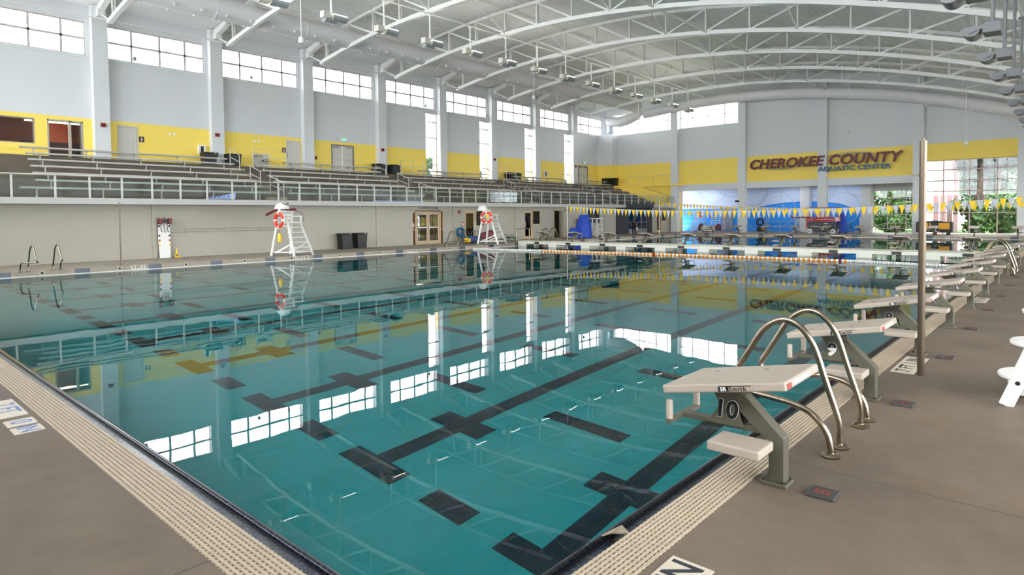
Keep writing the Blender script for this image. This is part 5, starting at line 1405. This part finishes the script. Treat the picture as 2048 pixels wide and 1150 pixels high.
# ---------------------------------------------------------------- outdoors seen through the glass
GR = mat('lawn', (70,104,40), .9, var=.25, scale=.8); BOUNCE_GREY = mat('bounce_grey_ground', (120,116,112), .9, var=.1, scale=.5)  # grey for unseen ground beside the hall, added to cut green bounce light
b = MB(); b.box(-60,30,59.2,130,-.3,-.02); struct('ground_lawn', b, GR); b = MB(); b.box(-140,-60,-20,130,-.3,-.02); b.box(-60,-37.6,-20,59.2,-.3,-.02); b.box(7.95,60,-20,59.2,-.3,-.02); struct('ground_outside', b, BOUNCE_GREY)
b = MB(); wall_cells(b, 'x', -9.1, -8.7, 59.3, 75, 0, 8, [(61.5+3.6*k,63.2+3.6*k,.3,3.3) for k in range(4)])
for k in range(4): b.box(-8.7,-8.3,60.2+3.6*k,60.9+3.6*k,0,8)
WINGM = mat('wing_masonry', (172,146,146), .8, var=.06, scale=5); wing = struct('wall_wing', b, WINGM)
for k in range(4): window('x', -8.95, 61.5+3.6*k, 63.2+3.6*k, .3, 3.3, [62.35+3.6*k], [2.2], m=mat('frame_white', (200,195,200), .5), glass=DGLASS)
b = MB(); b.box(-12,-8.9,75,75.4,0,8); struct('wall_wing_end', b, WINGM)
BARK = mat('bark', (74,58,50), .9, var=.2, scale=6)
LEAFS = [mat('pine_green', (30,50,36), .8, var=.3, scale=2), mat('leaf_green', (52,84,30), .8, var=.3, scale=2), mat('leaf_pale', (58,84,52), .8, var=.3, scale=2)]
def tree(label, x, y, h, kind, cr=2.2, z0=.0, low=.35, n=900, name='tree'):
    t = thing(name, label, 'tree', (x,y,z0), group='trees beyond the windows'); rnd = random.Random(int(x*31+y*7))
    g = MB(); pts = [(rnd.uniform(-.15,.15)*i, rnd.uniform(-.15,.15)*i, h*i/5) for i in range(6)]; g.tube(pts, [.2*(1-.15*i) for i in range(6)], 8)
    g.build('trunk', BARK, t, smooth=True)
    g = MB(); cl = []
    for k in range(16):
        zz = h*(low+(1-low)*rnd.random()); a = rnd.random()*2*PI; q = cr*(1.1-abs(zz/h-.6))*rnd.random()
        cl.append((q*math.cos(a), q*math.sin(a), zz, cr*rnd.uniform(.28,.5)))
    for cx_, cy_, cz_, r in cl:
        for k in range(n//16):
            d = Vector((rnd.gauss(0,1), rnd.gauss(0,1), rnd.gauss(0,.7))).normalized()*r*rnd.random()**.4
            p = Vector((cx_,cy_,cz_))+d; u = Vector((rnd.gauss(0,1), rnd.gauss(0,1), rnd.gauss(0,1))).normalized(); v = u.orthogonal().normalized(); s = rnd.uniform(.12,.30)
            g.poly([p-u*s, p+v*s*.6, p+u*s, p-v*s*.6])
    o = g.build('crown', LEAFS[kind], t)
    return t
rnd = random.Random(11); i = 0
TR = [(-6.5,68,11,0,2.0,.5,'tall dark pine seen in the middle of the big far window'),(-5.3,70,12,0,2.6,.45,'tall pine in the right half of the big far window'),(-3.4,66,11,0,2.4,.5,'pine at the right edge of the big far window'),(-6.2,82,14,0,3.2,.3,'distant pine behind the first pines in the big far window'),(-3.0,84,14,2,3.2,.25,'distant pale tree behind the pines in the big far window'),(-8.6,86,13,2,3.0,.25,'pale tree just right of the outside building'),(-4.6,63.5,2.8,1,1.5,.1,'low bright green bush outside the glass doors of the big window'),(-1.4,63.2,2.6,1,1.4,.1,'low bright green bush at the right of the big window'),(-6.6,66,2.4,1,1.5,.1,'low bright green bush left of the glass doors of the big window'),
 (-13.3,70,7,1,2.2,.05,'bright green tree in the left of the recess window'),(-11.8,72,8,2,2.2,.05,'pale green tree in the middle of the recess window'),(-14.5,74,8,1,2.4,.05,'green tree at the left edge of the recess window'),(-12.6,66,2.6,1,1.6,.05,'low green bush in the recess window'),(-12.9,80,10,2,2.8,.1,'distant tree in the recess window'),
 (-9.4,95,9,2,4,.02,'wide distant tree low behind the outside building'),(-5.2,96,9,2,4.2,.02,'wide distant tree low in the middle of the big far window'),(-1.5,94,9,2,4.2,.02,'wide distant tree low at the right of the big far window'),(-17.5,92,9,2,4.2,.02,'wide distant tree behind the trees of the recess window'),(-6.9,76,13,0,3.0,.55,'tall thin pine left of the others in the big far window'),(-4.2,77,13,0,3.2,.5,'tall thin pine between the others in the big far window'),
 (-45,38.2,6.7,2,1.5,.3,'tree outside the first tall window on the left'),(-45,45.0,6.0,2,1.3,.3,'tree outside the second tall window on the left'),(-45,52.4,5.6,2,1.3,.3,'tree outside the third tall window on the left'),(-45,59.0,5.6,2,1.2,.3,'tree outside the last tall window on the left')]
for x, y, h, kd, cr, low, lab in TR: tree(lab, x, y, h, kd, cr, 0, low, 3000 if h > 4 else 1200, 'pine_tree' if kd == 0 else ('bush' if h < 3 else 'broadleaf_tree'))
